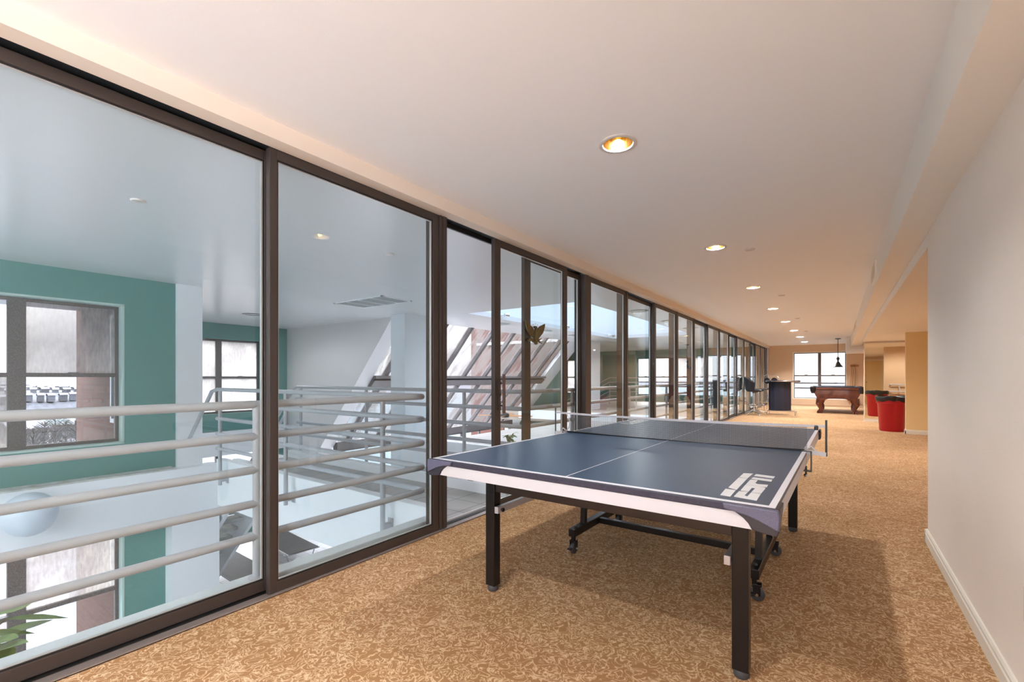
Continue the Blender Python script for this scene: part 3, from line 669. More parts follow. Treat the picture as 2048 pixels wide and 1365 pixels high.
# stair down from the bridge
o = thing('staircase', 'open tread white stair going down from the end of the bridge', 'staircase', (-6.6, 3.2, 0))
for y in (3.10, 3.62):
    b = MB(); b.prism([(-6.62, .0), (-6.62, -.14), (-9.42, ZL), (-9.86, ZL), (-9.86, ZL + .12), (-7.10, 0)], lambda a, c, t: (a, t, c), y - .03, y + .03); b.build('stringer', M_white, o, world=True)
for k in range(1, 15):
    z = -.187 * k; x = -6.80 - .19 * k
    MB().box(x - .28, x, 3.13, 3.59, z - .05, z).build('tread', M_concrete, o, world=True)
# stair and slatted rail at the far end of the platform
o = thing('stair_rail', 'pale slanted stair rail in front of the teal end wall', 'railing', (-8.0, 18, 0))
for k in range(5):
    b = MB(); b.tube([(-10.3, 19.0, -.1 + .2 * k - .6), (-8.2, 19.0, .55 + .2 * k - .2), (-6.9, 19.0, .55 + .2 * k - .2)], .022, 8); b.build('rail', M_rail, o, world=True, smooth=True)
for x, z in ((-10.0, -.4), (-9.1, -.2), (-8.2, 0), (-7.0, 0)):
    MB().tube([(x, 19.0, z - .3), (x, 19.0, z + .85)], .02, 8).build('post', M_rail, o, world=True)

# globe light
o = thing('globe_light', 'white globe wall light on the spandrel', 'wall light', (-7.2, 1.04, -.35))
b = MB(); b.lathe([(.0, -.235)] + [(.235 * cos(a), .235 * sin(a)) for a in [R(-75 + 15 * i) for i in range(11)]] + [(.0, .235)], (-7.18, 1.04, -.32), 28); b.build('globe', M_globe, o, world=True, smooth=True)
MB().lathe([(.08, 0), (.08, .03), (.04, .05), (.04, .08)], (-7.44, 1.04, -.32), 16, 'X').build('bracket', M_brass, o, world=True)

# ================================================================== CEILING FITTINGS
def downlight(i, y):
    lab = ['brass recessed downlight out of view', 'brass recessed downlight out of view', 'brass recessed downlight nearest in view above the table', 'brass recessed downlight second from the camera',
           'brass recessed downlight third from the camera', 'brass recessed downlight fourth from the camera', 'recessed downlight fifth along the ceiling', 'recessed downlight sixth along the ceiling',
           'recessed downlight seventh along the ceiling', 'recessed downlight last before the far wall'][i]
    o = thing('downlight', lab, 'downlight', (XD, y, ZC), group='recessed downlights in the long room')
    b = MB(); b.lathe([(.083, 0), (.106, 0), (.107, -.004), (.100, -.008), (.084, -.006), (.083, 0)], (0, 0, 0), 40, capb=False, capt=False); b.build('trim_ring', M_trimring, o, smooth=True)
    b = MB(); b.lathe([(.084, -.002), (.083, .03), (.078, .07), (.066, .11), (.045, .15), (.045, .17)], (0, 0, 0), 40, capb=False, capt=True); b.build('reflector', M_brass, o, smooth=True)
    b = MB(); b.lathe([(.0, .085), (.02, .09), (.03, .11), (.03, .13), (.02, .16)], (0, 0, 0), 20, capb=False); b.build('bulb', M_globe, o, smooth=True)
    l = lamp('downlight_lamp', (0, 0, .052), LAMP_ROOM * (4.2 if i > 6 else 2.2 if i > 4 else 1.5 if i > 3 else 1.2 if i == 3 else .75 if i == 2 else 1.2), (1, .985, .975), R(175), .02); l.parent = o
    return o
for i, y in enumerate(DL): downlight(i, y)
def sprinkler(x, y, lab, r=.05):
    o = thing('sprinkler_cap', lab, 'sprinkler', (x, y, ZC), group='flat sprinkler caps on the ceilings')
    MB().lathe([(r, 0), (r, -.004), (r * .9, -.012), (0, -.013)], (0, 0, 0), 24, capt=False).build('cap', M_trimring, o, smooth=True)
for x, y, l in ((-.745, 5.30, 'small sprinkler cap beside the second downlight'), (-.745, 8.58, 'small sprinkler cap beyond the third downlight'), (-.745, 12.16, 'small sprinkler cap beside the fifth downlight'), (-.745, 15.6, 'small sprinkler cap furthest along the room ceiling'),
                (-4.28, 1.19, 'small sprinkler cap on the hall ceiling above the nearest glass panel'), (-3.93, 3.27, 'faint sprinkler cap on the hall ceiling near the air grille')): sprinkler(x, y, l)
def halldisc(x, y, lab, r=.17, power=LAMP_HALL):
    o = thing('hall_downlight', lab, 'downlight', (x, y, ZC), group='round recessed lamps in the hall ceiling')
    MB().lathe([(r, 0), (r + .02, -.004), (r + .015, -.012), (r - .02, -.012), (r - .025, 0)], (0, 0, 0), 36, capb=False, capt=False).build('trim_ring', M_disc, o, smooth=True)
    MB().lathe([(0, -.003), (r - .02, -.003)], (0, 0, 0), 36, capb=False, capt=False).build('baffle', M_disc, o)
    l = lamp('hall_lamp', (0, 0, -.02), power, (.93, .97, 1.0), R(175), .10); l.parent = o
for x, y, l in ((-3.25, 8.95, 'round recessed lamp on the glass wall side of the skylight, nearest'), (-3.25, 11.0, 'round recessed lamp on the glass wall side of the skylight, second'), (-3.25, 12.9, 'round recessed lamp on the glass wall side of the skylight, third'),
                (-6.78, 9.15, 'round recessed lamp above the sloped glazing, nearest'), (-6.78, 11.2, 'round recessed lamp above the sloped glazing, middle'), (-6.78, 12.9, 'round recessed lamp above the sloped glazing, furthest'),
                (-10.06, 4.73, 'round recessed lamp in the deep bay by the fogged window'), (-5.0, -1.2, 'round recessed lamp out of view in the hall'), (-5.0, 18.0, 'round recessed lamp near the hall end windows')): halldisc(x, y, l)
for x, y, l in ((1.5, 8.6, 'small recessed lamp in the recess ceiling near the opening'), (1.6, 14.0, 'small added lamp in the recess ceiling behind the gold pier')):  # the lamp behind the pier is added to brighten that space
    o = thing('recess_downlight', l, 'downlight', (x, y, 2.10), group='recess lamps')
    MB().lathe([(.05, 0), (.068, -.003), (.066, -.009), (.05, -.009), (.046, 0)], (0, 0, 0), 28, capb=False, capt=False).build('trim_ring', M_trimring, o, smooth=True)
    l_ = lamp('recess_lamp', (0, 0, -.012), 55, (1, .93, .84), R(175), .04); l_.parent = o
# hall vent
o = thing('ceiling_grille', 'large slatted air grille in the hall ceiling', 'vent', (-6.7, 5.18, ZC))
b = MB(); x0, x1, y0, y1 = -7.36, -6.04, 4.85, 5.51
b.box(x0, x1, y0, y0 + .03, ZC - .01, ZC); b.box(x0, x1, y1 - .03, y1, ZC - .01, ZC); b.box(x0, x0 + .03, y0, y1, ZC - .01, ZC); b.box(x1 - .03, x1, y0, y1, ZC - .01, ZC)
for k in range(1, 4): xx = x0 + (x1 - x0) * k / 4; b.box(xx - .012, xx + .012, y0, y1, ZC - .01, ZC)
b.build('frame', M_white, o, world=True)
b = MB(); b.box(x0 + .02, x1 - .02, y0 + .02, y1 - .02, ZC - .003, ZC - .001)
b.build('backing', M_black, o, world=True)
b = MB()
for k in range(22):
    yy = y0 + .04 + (y1 - y0 - .08) * k / 21; b.bar((x0 + .03, yy, ZC - .006), (x1 - .03, yy, ZC - .006), .020, .003)
b.build('louvres', M_disc, o, world=True)
# spot heads on the skylight well
for i, (y, lab) in enumerate(((8.35, 'small spotlight at the left end of the skylight'), (11.2, 'small spotlight in the middle of the skylight'), (14.4, 'small spotlight at the right end of the skylight'))):
    o = thing('spotlight', lab, 'spotlight', (SX0 + .02, y, 2.58), group='spotlights on the skylight well')
    MB().lathe([(.05, 0), (.05, .02), (.02, .03), (.02, .10)], (0, 0, 0), 14, 'X').build('mount', M_white, o, smooth=True)
    MB().lathe([(.0, 0), (.035, .005), (.06, .09), (.062, .12), (.05, .12), (.03, .02)], (.12, 0, 0), 16, 'Y', capt=False).build('lamp_head', M_chrome, o, smooth=True)
# soffit air grilles
for y0, y1, z0, z1, lab in ((6.35, 7.0, 2.27, 2.45, 'slotted air grille on the soffit, nearer one'), (12.9, 13.9, 2.27, 2.45, 'slotted air grille on the soffit, further one')):
    o = thing('soffit_grille', lab, 'vent', (.345, (y0 + y1) / 2, (z0 + z1) / 2), group='air grilles on the soffit')
    b = MB(); b.frame_yz(.325, .345, y0, y1, z0, z1, .02, .02, .02, .02); b.build('frame', M_soffit, o, world=True)
    b = MB()
    for k in range(6): b.box(.330, .338, y0 + .02, y1 - .02, z0 + .02 + .025 * k, z0 + .03 + .025 * k)
    b.build('louvres', M_outlet, o, world=True)
# outlet on the right wall
o = thing('wall_outlet', 'beige outlet plate low on the right wall', 'outlet', (XR, 2.30, .41))
MB().box(XR - .006, XR, 2.215, 2.29, .34, .46).build('plate', M_outlet, o, world=True, bevel=.002)
for z in (.375, .425): MB().box(XR - .009, XR - .005, 2.235, 2.27, z - .014, z + .014).build('socket', M_apron, o, world=True)
# fan
o = thing('ceiling_fan', 'dark ceiling fan below the sloped glazing seen past the door handle', 'fan', (-9.2, 12.55, -.12))
MB().tube([(-9.2, 12.55, .95), (-9.2, 12.55, -.02)], .014, 8).build('downrod', M_white, o, world=True)
MB().lathe([(.05, .10), (.14, .06), (.16, 0), (.14, -.06), (.06, -.08), (0, -.08)], (-9.2, 12.55, -.12), 24).build('motor', M_lampmetal, o, world=True, smooth=True)
for k in range(4):
    a = R(20 + 90 * k); d_ = Vector((cos(a), sin(a), 0)); p = Vector((-9.2, 12.55, -.13))
    MB().bar(p + d_ * .15, p + d_ * .95, .14, .012, up=(sin(a) * .2, -cos(a) * .2, 1)).build('blade', M_wood, o, world=True)

# ================================================================== PLANTS
def leafmesh(b, base, tip, wd, droop=.15, n=5):
    base, tip = Vector(base), Vector(tip); d = tip - base; L = d.length; sd = d.cross(Vector((0, 0, 1)))
    sd = sd.normalized() if sd.length > 1e-4 else Vector((1, 0, 0))
    P = []
    for i in range(n + 1):
        t = i / n; c = base + d * t - Vector((0, 0, droop * L * t * t)); hw_ = wd * sin(pi * min(.98, t * .92 + .06)) * .5
        P += [c - sd * hw_, c + Vector((0, 0, -.12 * hw_)), c + sd * hw_]
    F = []
    for i in range(n):
        for k in range(2): F.append((i * 3 + k, i * 3 + k + 1, i * 3 + k + 4, i * 3 + k + 3))
    b._add(P, F)
def plant(name, label, loc, stemh, leaves, spread, ll, lw, pot=True, seed=1):
    rnd = random.Random(seed); o = thing(name, label, 'plant', loc)
    if pot: MB().lathe([(.13, 0), (.17, .26), (.185, .27), (.185, .31), (.165, .31), (.155, .27), (0, .27)], (0, 0, 0), 20, capt=False).build('pot', M_pot, o, smooth=True)
    s = MB(); s.tube([(0, 0, .1), (.02, .01, stemh * .5), (0, .02, stemh)], .012, 7); lf = MB()
    for k in range(leaves):
        z = stemh * (.35 + .65 * rnd.random()) if stemh < 1 else stemh - spread * 1.5 * rnd.random(); a = rnd.random() * 2 * pi; r = spread * (.25 + .5 * rnd.random())
        p = Vector((r * cos(a), r * sin(a), z + rnd.random() * .1)); s.tube([(0, 0, z - .08), p], .005, 5)
        lf_l = ll * (.7 + .6 * rnd.random()); dd = Vector((cos(a + rnd.uniform(-.6, .6)), sin(a + rnd.uniform(-.6, .6)), rnd.uniform(-.3, .5))).normalized()
        leafmesh(lf, p, p + dd * lf_l, lw * (.8 + .4 * rnd.random()))
    s.build('stem', M_stem, o, smooth=True); lf.build('leaves', M_leaf, o, smooth=True)
    return o
plant('potted_tree', 'tall leafy plant on the lower floor at the bottom left corner', (-4.50, .34, ZL), 2.42, 54, .34, .26, .135, seed=4)
plant('potted_plant', 'leafy plant on the white kerb seen through the open door', (-4.66, 6.46, -.05), .20, 16, .16, .13, .075, False, seed=9)
plant('potted_plant', 'leafy plant low behind the bridge kerb under the table corner', (-5.35, 5.95, ZL), 2.25, 30, .25, .2, .10, seed=11)

# loungers on the lower floor
def lounger(loc, rz, label):
    o = thing('sun_lounger', label, 'lounger', loc, rz, group='dark strap loungers on the lower floor')
    for x in (.15, 1.6):
        MB().tube([(x, -.36, .32), (x, -.30, .30), (x + .02, -.22, .02), (x + .02, -.15, 0), (x + .02, .15, 0), (x + .02, .22, .02), (x, .30, .30), (x, .36, .32)], .013, 8).build('leg', M_rail, o, smooth=True)
    MB().tube([(0, -.32, .33), (1.9, -.32, .33), (1.9, .32, .33), (0, .32, .33)], .014, 8, closed=True).build('frame', M_rail, o, smooth=True)
    b = MB()
    for k in range(60): b.box(.02 + .031 * k, .045 + .031 * k, -.32, .32, .325, .345)
    b.build('straps', M_strap, o)
    return o
lounger((-9.15, 5.35, ZL), R(175), 'dark strap sun lounger on the lower tiles seen through the second glass panel')
lounger((-8.6, 4.12, ZL), R(178), 'dark strap sun lounger beside the lower white column')

# ================================================================== OUTSIDE
b = MB(); b.box(-6000, 3000, -3000, 9000, -32, -30); struct(b.build('sea', M_sea), 'grey blue sea outside', 'sea')
def hill_h(u, v, L, D, H, seed): return H * sin(pi * min(1, .02 + v / D)) ** .7 * (.65 + .5 * mnoise.noise(Vector((u * .006, v * .006, seed)))) if v > 0 else 0
def hill(name, label, cx, cy, ang, L, D, H, seed):
    b = MB(); nu, nv = 60, 12; V = []
    for i in range(nu + 1):
        for j in range(nv + 1):
            u, v = (i / nu - .5) * L, j / nv * D
            h = hill_h(u, v, L, D, H, seed)
            V.append((cx + u * cos(ang) - v * sin(ang), cy + u * sin(ang) + v * cos(ang), -30 + max(0, h)))
    F = [(i * (nv + 1) + j, (i + 1) * (nv + 1) + j, (i + 1) * (nv + 1) + j + 1, i * (nv + 1) + j + 1) for i in range(nu) for j in range(nv)]
    b._add(V, F); struct(b.build(name, M_hill, smooth=True), label, 'hill')
hill('far_shore_hill', 'snowy hillside across the water', -640, 150, R(90), 1400, 420, 42, 1.3)
hill('north_shore_hill', 'low far shore behind the end windows', -200, 1500, 0, 2400, 300, 34, 4.1)
b = MB(); b.box(-345, -22, -80, 100, -30.2, -29.5); struct(b.build('near_ground', mat('snowy_ground', (.060, .060, .074), .9, var=(.15, (.02, .019, .022)))), 'snowy ground below the building', 'ground')
def house(x, y, z, wd, dp, h, rz, mm, lab):
    o = thing('house', lab, 'house', (x, y, z), rz, group='snow roofed houses across the water')
    MB().box(-wd / 2, wd / 2, -dp / 2, dp / 2, -3, h).build('walls', mm, o)
    b = MB(); b.prism([(-wd / 2 - .4, h), (0, h + wd * .38), (wd / 2 + .4, h), (wd / 2 + .4, h + .3), (0, h + wd * .38 + .35), (-wd / 2 - .4, h + .3)], lambda a, c, t: (a, t, c), -dp / 2 - .4, dp / 2 + .4); b.build('roof', M_roofsnow, o)
    for s in (-1, 1): MB().box(s * wd * .25 - .6, s * wd * .25 + .6, -dp / 2 - .05, -dp / 2 + .05, h * .35, h * .75).build('window', M_shutter, o)
rnd = random.Random(3)
HL = 'small snow roofed house on the far shore seen through the teal wall window'
for k in range(50):
    X = -652 - 34 * (k // 10) - rnd.random() * 6; Y = -X * (.118 + .0125 * (k % 10) + .005 * (k // 10 % 2)) + rnd.random()
    house(X, Y, -30 + hill_h(Y - 150, -640 - X, 1400, 420, 42, 1.3), rnd.uniform(4.5, 5.5), rnd.uniform(4.5, 6), rnd.uniform(2.4, 3.6), rnd.uniform(-.15, .15), (M_house, M_house2)[k % 2], HL)
for k, (X, Y) in enumerate(((-318, 44), (-322, 60), (-318, 76), (-322, 24))):
    o_ = house(X, Y, -29.5, 10, 14, 6, .3 + k, M_house2, ['dark house with snowy roof nearest below the window', 'snow roofed house on the shore behind the bare trees', 'furthest snow roofed house on the near shore', 'snow roofed house beside the brick wing on the near shore'][k])
def tree(x, y, z, h, seed):
    rnd = random.Random(seed); o = thing('bare_tree', 'bare winter tree on the snowy ground below the window', 'tree', (x, y, z), group='bare winter trees below the window')
    b = MB(); b.tube([(0, 0, 0), (.2, .1, h * .5), (0, 0, h)], [.3, .2, .05], 6); b.build('trunk', M_bark, o)
    b = MB()
    for k in range(60):
        zz = h * rnd.uniform(.3, .95); a = rnd.random() * 6.28; L = (h - zz) * .5 + 1.2
        e = Vector((cos(a) * L, sin(a) * L, zz + L * .9)); b.tube([(0, 0, zz), e * .6 + Vector((0, 0, zz * .4)), e], [.09, .06, .02], 4, cap=False)
        for q in range(3):
            f = e * rnd.uniform(.5, .9) + Vector((0, 0, zz)) * 0.1; b.tube([f, f + Vector((rnd.uniform(-1, 1), rnd.uniform(-1, 1), rnd.uniform(.3, 1.2)))], .03, 3, cap=False)
    b.build('branches', M_bark, o)
for k in range(16):
    x = -190 - 6.2 * k; tree(x, -x * (.125 + .012 * ((k * 5) % 8)), -29.5, 11 + (k * 7) % 5, k)
# brick wings
b = MB(); b.prism([(XF - .36, -30), (slope_x(-.72) - .16, -30), (slope_x(-.72) - .16, -.72), (slope_x(2.5) - .16, 2.5), (slope_x(2.5) - .16, 6), (XF - .36, 6)], lambda a, c, t: (a, t, c), 14.97, 15.05)
struct(b.build('wall_far_brick', M_brick), 'red brick outer face of the far bay seen through the sloped glazing', 'wall')

# ================================================================== TABLE TENNIS TABLE
TB = thing('table_tennis_table', 'blue folding table tennis table with white edge, black legs and a net', 'table', (-1.686, 1.68, 0), -.0138)
TW, TL, TZ = 1.525, 2.74, .76
LU, LV = (.128, 1.372), (.33, 2.44)
for hv0, hv1, near in ((0, TL / 2 - .006, True), (TL / 2 + .006, TL, False)):
    top = MB().box(0, TW, hv0, hv1, TZ - .020, TZ).build('tabletop', M_blue, TB, bevel=.002)
    b = MB(); e = .0006; z = TZ + e
    def strip(x0, x1, y0, y1): b.box(x0, x1, y0, y1, TZ - .001, z)
    strip(0, .020, hv0, hv1); strip(TW - .020, TW, hv0, hv1)
    if near: strip(.02, TW - .02, hv0, hv0 + .020); strip(TW / 2 - .002, TW / 2 + .002, hv0 + .02, hv1 - .0)
    else: strip(.02, TW - .02, hv1 - .020, hv1); strip(TW / 2 - .002, TW / 2 + .002, hv0, hv1 - .02)
    b.build('painted_line', M_line, top)
    # aprons along the long sides
    for x0, x1 in ((.002, .016), (TW - .016, TW - .002)):
        MB().box(x0, x1, hv0 + (.02 if near else 0), hv1 - (0 if near else .02), TZ - .075, TZ - .020).build('side_apron', M_apron, TB)
        MB().box(x0 - (.002 if x0 < .5 else 0), x1 + (.002 if x0 > .5 else 0), hv0, hv1, TZ - .022, TZ - .0005).build('edge_moulding', M_apron, TB)
    # end apron
    y = -.012 if near else TL; sgn = 1 if near else -1
    y0, y1 = (-.014, 0) if near else (TL, TL + .014)
    MB().box(-.004, TW + .004, y0 - .002, y1 + .002, TZ - .026, TZ - .0008).build('edge_moulding', M_edge, TB, bevel=.003)
    MB().box(.0, TW, y0 + .002, y1, TZ - .076, TZ - .026).build('end_apron', M_apron, TB)
    # moulded corner protectors
    for cx, sx_ in ((0, 1), (TW, -1)):
        cy = hv0 if near else hv1; sy_ = 1 if near else -1
        up = [(-.012, 0), (.150, 0), (.146, -.017), (.118, -.022), (.078, -.030), (.045, -.041), (.015, -.054), (-.012, -.067), (-.016, -.03)]
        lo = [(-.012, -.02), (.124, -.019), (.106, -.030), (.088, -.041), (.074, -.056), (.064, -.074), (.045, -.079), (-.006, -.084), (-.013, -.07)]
        fn = lambda a, c, t: (cx + sx_ * a, cy - sy_ * t, TZ - .001 + c)
        cp = MB().prism(up, fn, -.004, .028).build('corner_protector', M_hex, TB, bevel=.004)
        MB().prism(lo, fn, -.004, .019).build('corner_dark_lip', M_corner, cp, bevel=.003)  # darker lower part of the two-tone corner
        # wrap on the side
        fs = lambda a, c, t: (cx - sx_ * t, cy + sy_ * a, TZ - .001 + c)
        MB().prism([(-.014, 0), (.10, 0), (.085, -.02), (.05, -.038), (.02, -.055), (-.014, -.066)], fs, -.004, .014).build('corner_side', M_corner, cp, bevel=.003)
# logo decals
def unproj_table(px, py):
    X = 1420 + px / 8.533; Y = 920 + py / 8.533
    r = (X - 1024) / FPX; u = -(Y - HY) / FPX
    rx, ry = -sin(YAW) + r * cos(YAW), cos(YAW) + r * sin(YAW); t = (TZ - CAMH) / u
    dx, dy = t * rx + 1.686, t * ry - 1.68; a = .0138
    return (dx * cos(a) - dy * sin(a), dx * sin(a) + dy * cos(a))
LOGO = [[(175, 605), (265, 498), (440, 525), (345, 632)], [(313, 478), (490, 308), (642, 322), (452, 517)], [(500, 300), (575, 232), (735, 240), (643, 318)],
        [(406, 632), (495, 540), (652, 552), (588, 614), (636, 632), (702, 563), (866, 588), (795, 702)],
        [(520, 528), (605, 430), (850, 462), (935, 478), (945, 495), (872, 580), (707, 557), (772, 490), (716, 483), (660, 546)],
        [(612, 425), (690, 343), (812, 350), (803, 368), (770, 398), (805, 418), (992, 433), (967, 474)],
        [(703, 328), (738, 302), (1063, 343), (1045, 378)], [(752, 278), (790, 248), (1110, 290), (1080, 322)]]
tops = [c for c in TB.children if c.name.startswith('tabletop')]
for ti, tp in enumerate(tops):
    b = MB()
    for poly in LOGO:
        pp = [unproj_table(*p) for p in poly]
        if ti: pp = [(TW - a, TL - c) for a, c in pp]
        b.prism(pp, lambda a, c, t: (a, c, t), TZ - .0005, TZ + .0008)
    b.build('logo_decal', M_logo, tp)
# legs and frames
for v in LV:
    for u in LU:
        lg = MB().box(u - .03, u + .03, v - .028, v + .028, .03, .70).build('leg', M_legblk, TB, bevel=.004)
        MB().lathe([(.026, 0), (.03, .006), (.03, .022), (.026, .032)], (u, v, 0), 16).build('rubber_foot', M_rubber, lg, smooth=True)
    MB().box(LU[0] + .03, LU[1] - .03, v - .018, v + .018, .548, .605).build('cross_beam', M_legbrn, TB, bevel=.003)
    vin = 1.05 if v < 1 else 1.70
    for u in (LU[0] + .046, LU[1] - .046):
        br = MB().bar((u, v - .03 if v < 1 else v + .03, .452), (u, vin, .458), .024, .036).build('brace_bar', M_silver, TB, bevel=.002)
        MB().lathe([(.006, -.02), (.006, .02), (.011, .021), (.011, .028)], (u, v, .452), 10, 'X').build('bolt', M_legblk, br)
# long rails under the top
for u in (.20, TW - .20):
    MB().box(u - .016, u + .016, .06, TL / 2 - .02, .66, .739).build('under_rail', M_legblk, TB); MB().box(u - .016, u + .016, TL / 2 + .02, TL - .06, .66, .739).build('under_rail', M_legblk, TB)
# undercarriage
for u in (.235, 1.312):
    bm = MB().box(u - .024, u + .024, 1.03, 1.83, .115, .168).build('caster_beam', M_legblk, TB, bevel=.004)
    for v in (1.09, 1.78):
        MB().lathe([(.007, .168), (.011, .172), (.009, .180), (0, .181)], (u, v, 0), 8).build('bolt', M_rubber, bm)
    for v in (1.055, 1.805):
        ax = 'X' if u < 1 else 'Y'
        cs = MB().box(u - .012, u + .012, v - .012, v + .012, .075, .118)
        for q in (-1, 1):
            if ax == 'X': cs.box(u + q * .016, u + q * .022, v - .014, v + .022, .03, .09)
            else: cs.box(u - .004, u + .032, v + q * .016, v + q * .022, .03, .09)
        if ax == 'X': cs.box(u - .022, u + .022, v - .012, v + .012, .072, .082)
        else: cs.box(u - .012, u + .012, v - .022, v + .022, .072, .082)
        cs = cs.build('caster', M_legblk, TB, bevel=.002)
        cc = (u, v + .006, .036) if ax == 'X' else (u + .014, v, .036)
        MB().lathe([(.0, -.014), (.030, -.014), (.036, -.010), (.036, .010), (.030, .014), (0, .014)], cc, 24, ax, capb=False, capt=False).build('wheel', M_rubber, cs, smooth=True)
        MB().lathe([(.008, -.025), (.008, .025)], cc, 10, ax).build('axle', M_chrome, cs)
        if v < 1.1: MB().box(u - .02, u + .01, v - .05, v - .016, .035, .045).build('brake_lever', M_legblk, cs, bevel=.002)
    for v, mm in ((1.20, M_legblk), (1.64, M_silver)):
        ps = MB().bar((u, v, .168), (u, v + (.04 if v < 1.4 else -.04), .70), .034, .034).build('upright', M_legblk, TB)
        if v > 1.4: MB().bar((u, 1.635, .24), (u, 1.612, .55), .038, .038).build('sleeve', M_silver, ps)
    MB().bar((u, 1.235, .31), (u, 1.60, .56), .02, .02).build('strut', M_silver, TB)
MB().box(.26, 1.288, 1.39, 1.43, .118, .158).build('tie_bar', M_legblk, TB, bevel=.004)
# net set
NT = thing('table_tennis_net', 'grey mesh table tennis net with white tape clamped across the blue table', 'net', (-1.686, 1.68, 0), -.0138)
V0 = TL / 2
def sag(u): t = (u - TW / 2) / (TW / 2 + .09); return .010 * (1 - t * t)
n = 30; ua, ub = .030, TW + .004
P = []; ztop = lambda u: .912 - sag(u)
us = [ua + (ub - ua) * i / n for i in range(n + 1)]
b = MB()
for i in range(n):
    u0, u1 = us[i], us[i + 1]; b.quad((u0, V0, .762), (u1, V0, .762), (u1, V0, ztop(u1) - .012), (u0, V0, ztop(u0) - .012))
b.build('net_mesh', M_net, NT)
b = MB(); us2 = [-.092 + (TW + .184) * i / n for i in range(n + 1)]
for i in range(n):
    u0, u1 = us2[i], us2[i + 1]; z0, z1 = ztop(u0), ztop(u1)
    b.prism([(u0, z0 - .014), (u1, z1 - .014), (u1, z1), (u0, z0)], lambda a, c, t: (a, t, c), V0 - .0025, V0 + .0025)
b.build('white_tape', M_apron, NT)
b = MB(); b.prism([(0, .772), (.45, .766), (.98, .7625), (.98, .7605), (.45, .7605), (0, .7612)], lambda a, c, t: (a, t, c), V0 - .003, V0 + .003); b.prism([(.9, .7605), (1.5, .7612), (1.52, .772), (1.2, .766)], lambda a, c, t: (a, t, c), V0 - .003, V0 + .003)
b.build('bottom_cord', M_legblk, NT)
for s, u in ((-1, -.09), (1, TW + .09)):
    e = 0 if s < 0 else TW
    MB().tube([(u, V0, .742), (u, V0, .940)], .0052, 10).build('post', M_lampmetal, NT, smooth=True)
    if s < 0: MB().tube([(e - s * .004, V0, .900), (e - s * .022, V0, .880), (e - s * .032, V0, .840), (e - s * .026, V0, .800), (e - s * .004, V0, .766)], .0042, 8).build('side_cord', M_apron, NT, smooth=True)
    MB().bar((e - s * .0, V0, .752 + .006), (u, V0, .752), .012, .022).build('arm', M_apron, NT)
    MB().tube([(e + s * .002, V0, .775), (e + s * .022, V0 , .79), (e + s * .045, V0, .765)], .005, 8).build('arm_hook', M_apron, NT)
    b = MB(); b.box(e - s * .025, e + s * .025, V0 - .014, V0 + .014, .761, .765); b.box(e + s * .018, e + s * .025, V0 - .014, V0 + .014, .655, .765); b.box(e - s * .02, e + s * .025, V0 - .014, V0 + .014, .650, .657); b.build('clamp', M_lampmetal, NT)
    MB().tube([(e - s * .003, V0, .63), (e - s * .003, V0, .68)], .005, 8).build('clamp_screw', M_lampmetal, NT)
    MB().lathe([(.010, 0), (.012, .01), (.008, .016)], (e - s * .003, V0, .618), 12).build('clamp_knob', M_chrome, NT)
MB().lathe([(.008, 0), (.010, .006), (.010, .020), (.006, .026)], (TW + .045, V0, .882), 12).build('tension_knob', M_lampmetal, NT)

# ================================================================== BILLIARD CORNER
PT = thing('billiard_table', 'mahogany billiard table with carved legs in front of the far window', 'billiard table', (-.03, 18.0, 0))
px0, px1, py0, py1 = -.66, .66, 0, 2.5
MB().box(px0, px1, py0, py1, .765, .83).build('top_rail', M_mahog, PT, bevel=.02)
MB().box(px0 + .12, px1 - .12, py0 + .12, py1 - .12, .815, .835).build('felt', M_felt, PT)
b = MB(); b.frame_xz(0, 1, 0, 1, 0, 1, .1, .1, .1, .1); b = MB()
for (a, c, d_, e) in ((px0 + .1, px1 - .1, py0 + .09, py0 + .14), (px0 + .1, px1 - .1, py1 - .14, py1 - .09), (px0 + .09, px0 + .14, py0 + .1, py1 - .1), (px1 - .14, px1 - .09, py0 + .1, py1 - .1)): b.box(a, c, d_, e, .825, .862)
b.build('cushion', M_felt, PT, bevel=.01)
def arch(w0, w1, zt, zb, rise):
    pts = [(-w0, zt), (-w0 * .99, zt - .08), (-w1, zb)]; pts += [(-w1 + .16, zb)] + [(-(w1 - .22) * cos(pi * i / 10), zb + .02 + rise * sin(pi * i / 10) ** .8) for i in range(1, 10)] + [(w1 - .16, zb), (w1, zb), (w0 * .99, zt - .08), (w0, zt)]
    return pts
for y in (.04, 2.38): MB().prism(arch(.63, .50, .77, .42, .05), lambda a, c, t: (a, t, c), y, y + .08).build('end_panel', M_mahog, PT, bevel=.012)
for s in (-1, 1):
    b = MB(); b.prism([(s * .63, .77), (s * .62, .69), (s * .52, .47), (s * .45, .47), (s * .55, .77)], lambda a, c, t: (a, t, c), .06, 2.44); b.build('side_panel', M_mahog, PT, bevel=.012)
for x, y in ((px0 + .05, .05), (px1 - .05, .05), (px0 + .05, 2.45), (px1 - .05, 2.45), (px0 + .02, 1.25), (px1 - .02, 1.25)):
    pk = MB().lathe([(.045, -.16), (.075, -.08), (.085, .02), (.07, .03), (.06, .0)], (x + (-.03 if x < 0 else .03), y - (.03 if y < 1 else 0), .81), 14, capt=False).build('pocket', M_leather, PT, smooth=True)
    MB().tube(arc((x + (-.03 if x < 0 else .03), y - (.03 if y < 1 else 0), .84), .08, 0, 2 * pi, 14), .012, 6).build('pocket_rim', M_leather, pk)
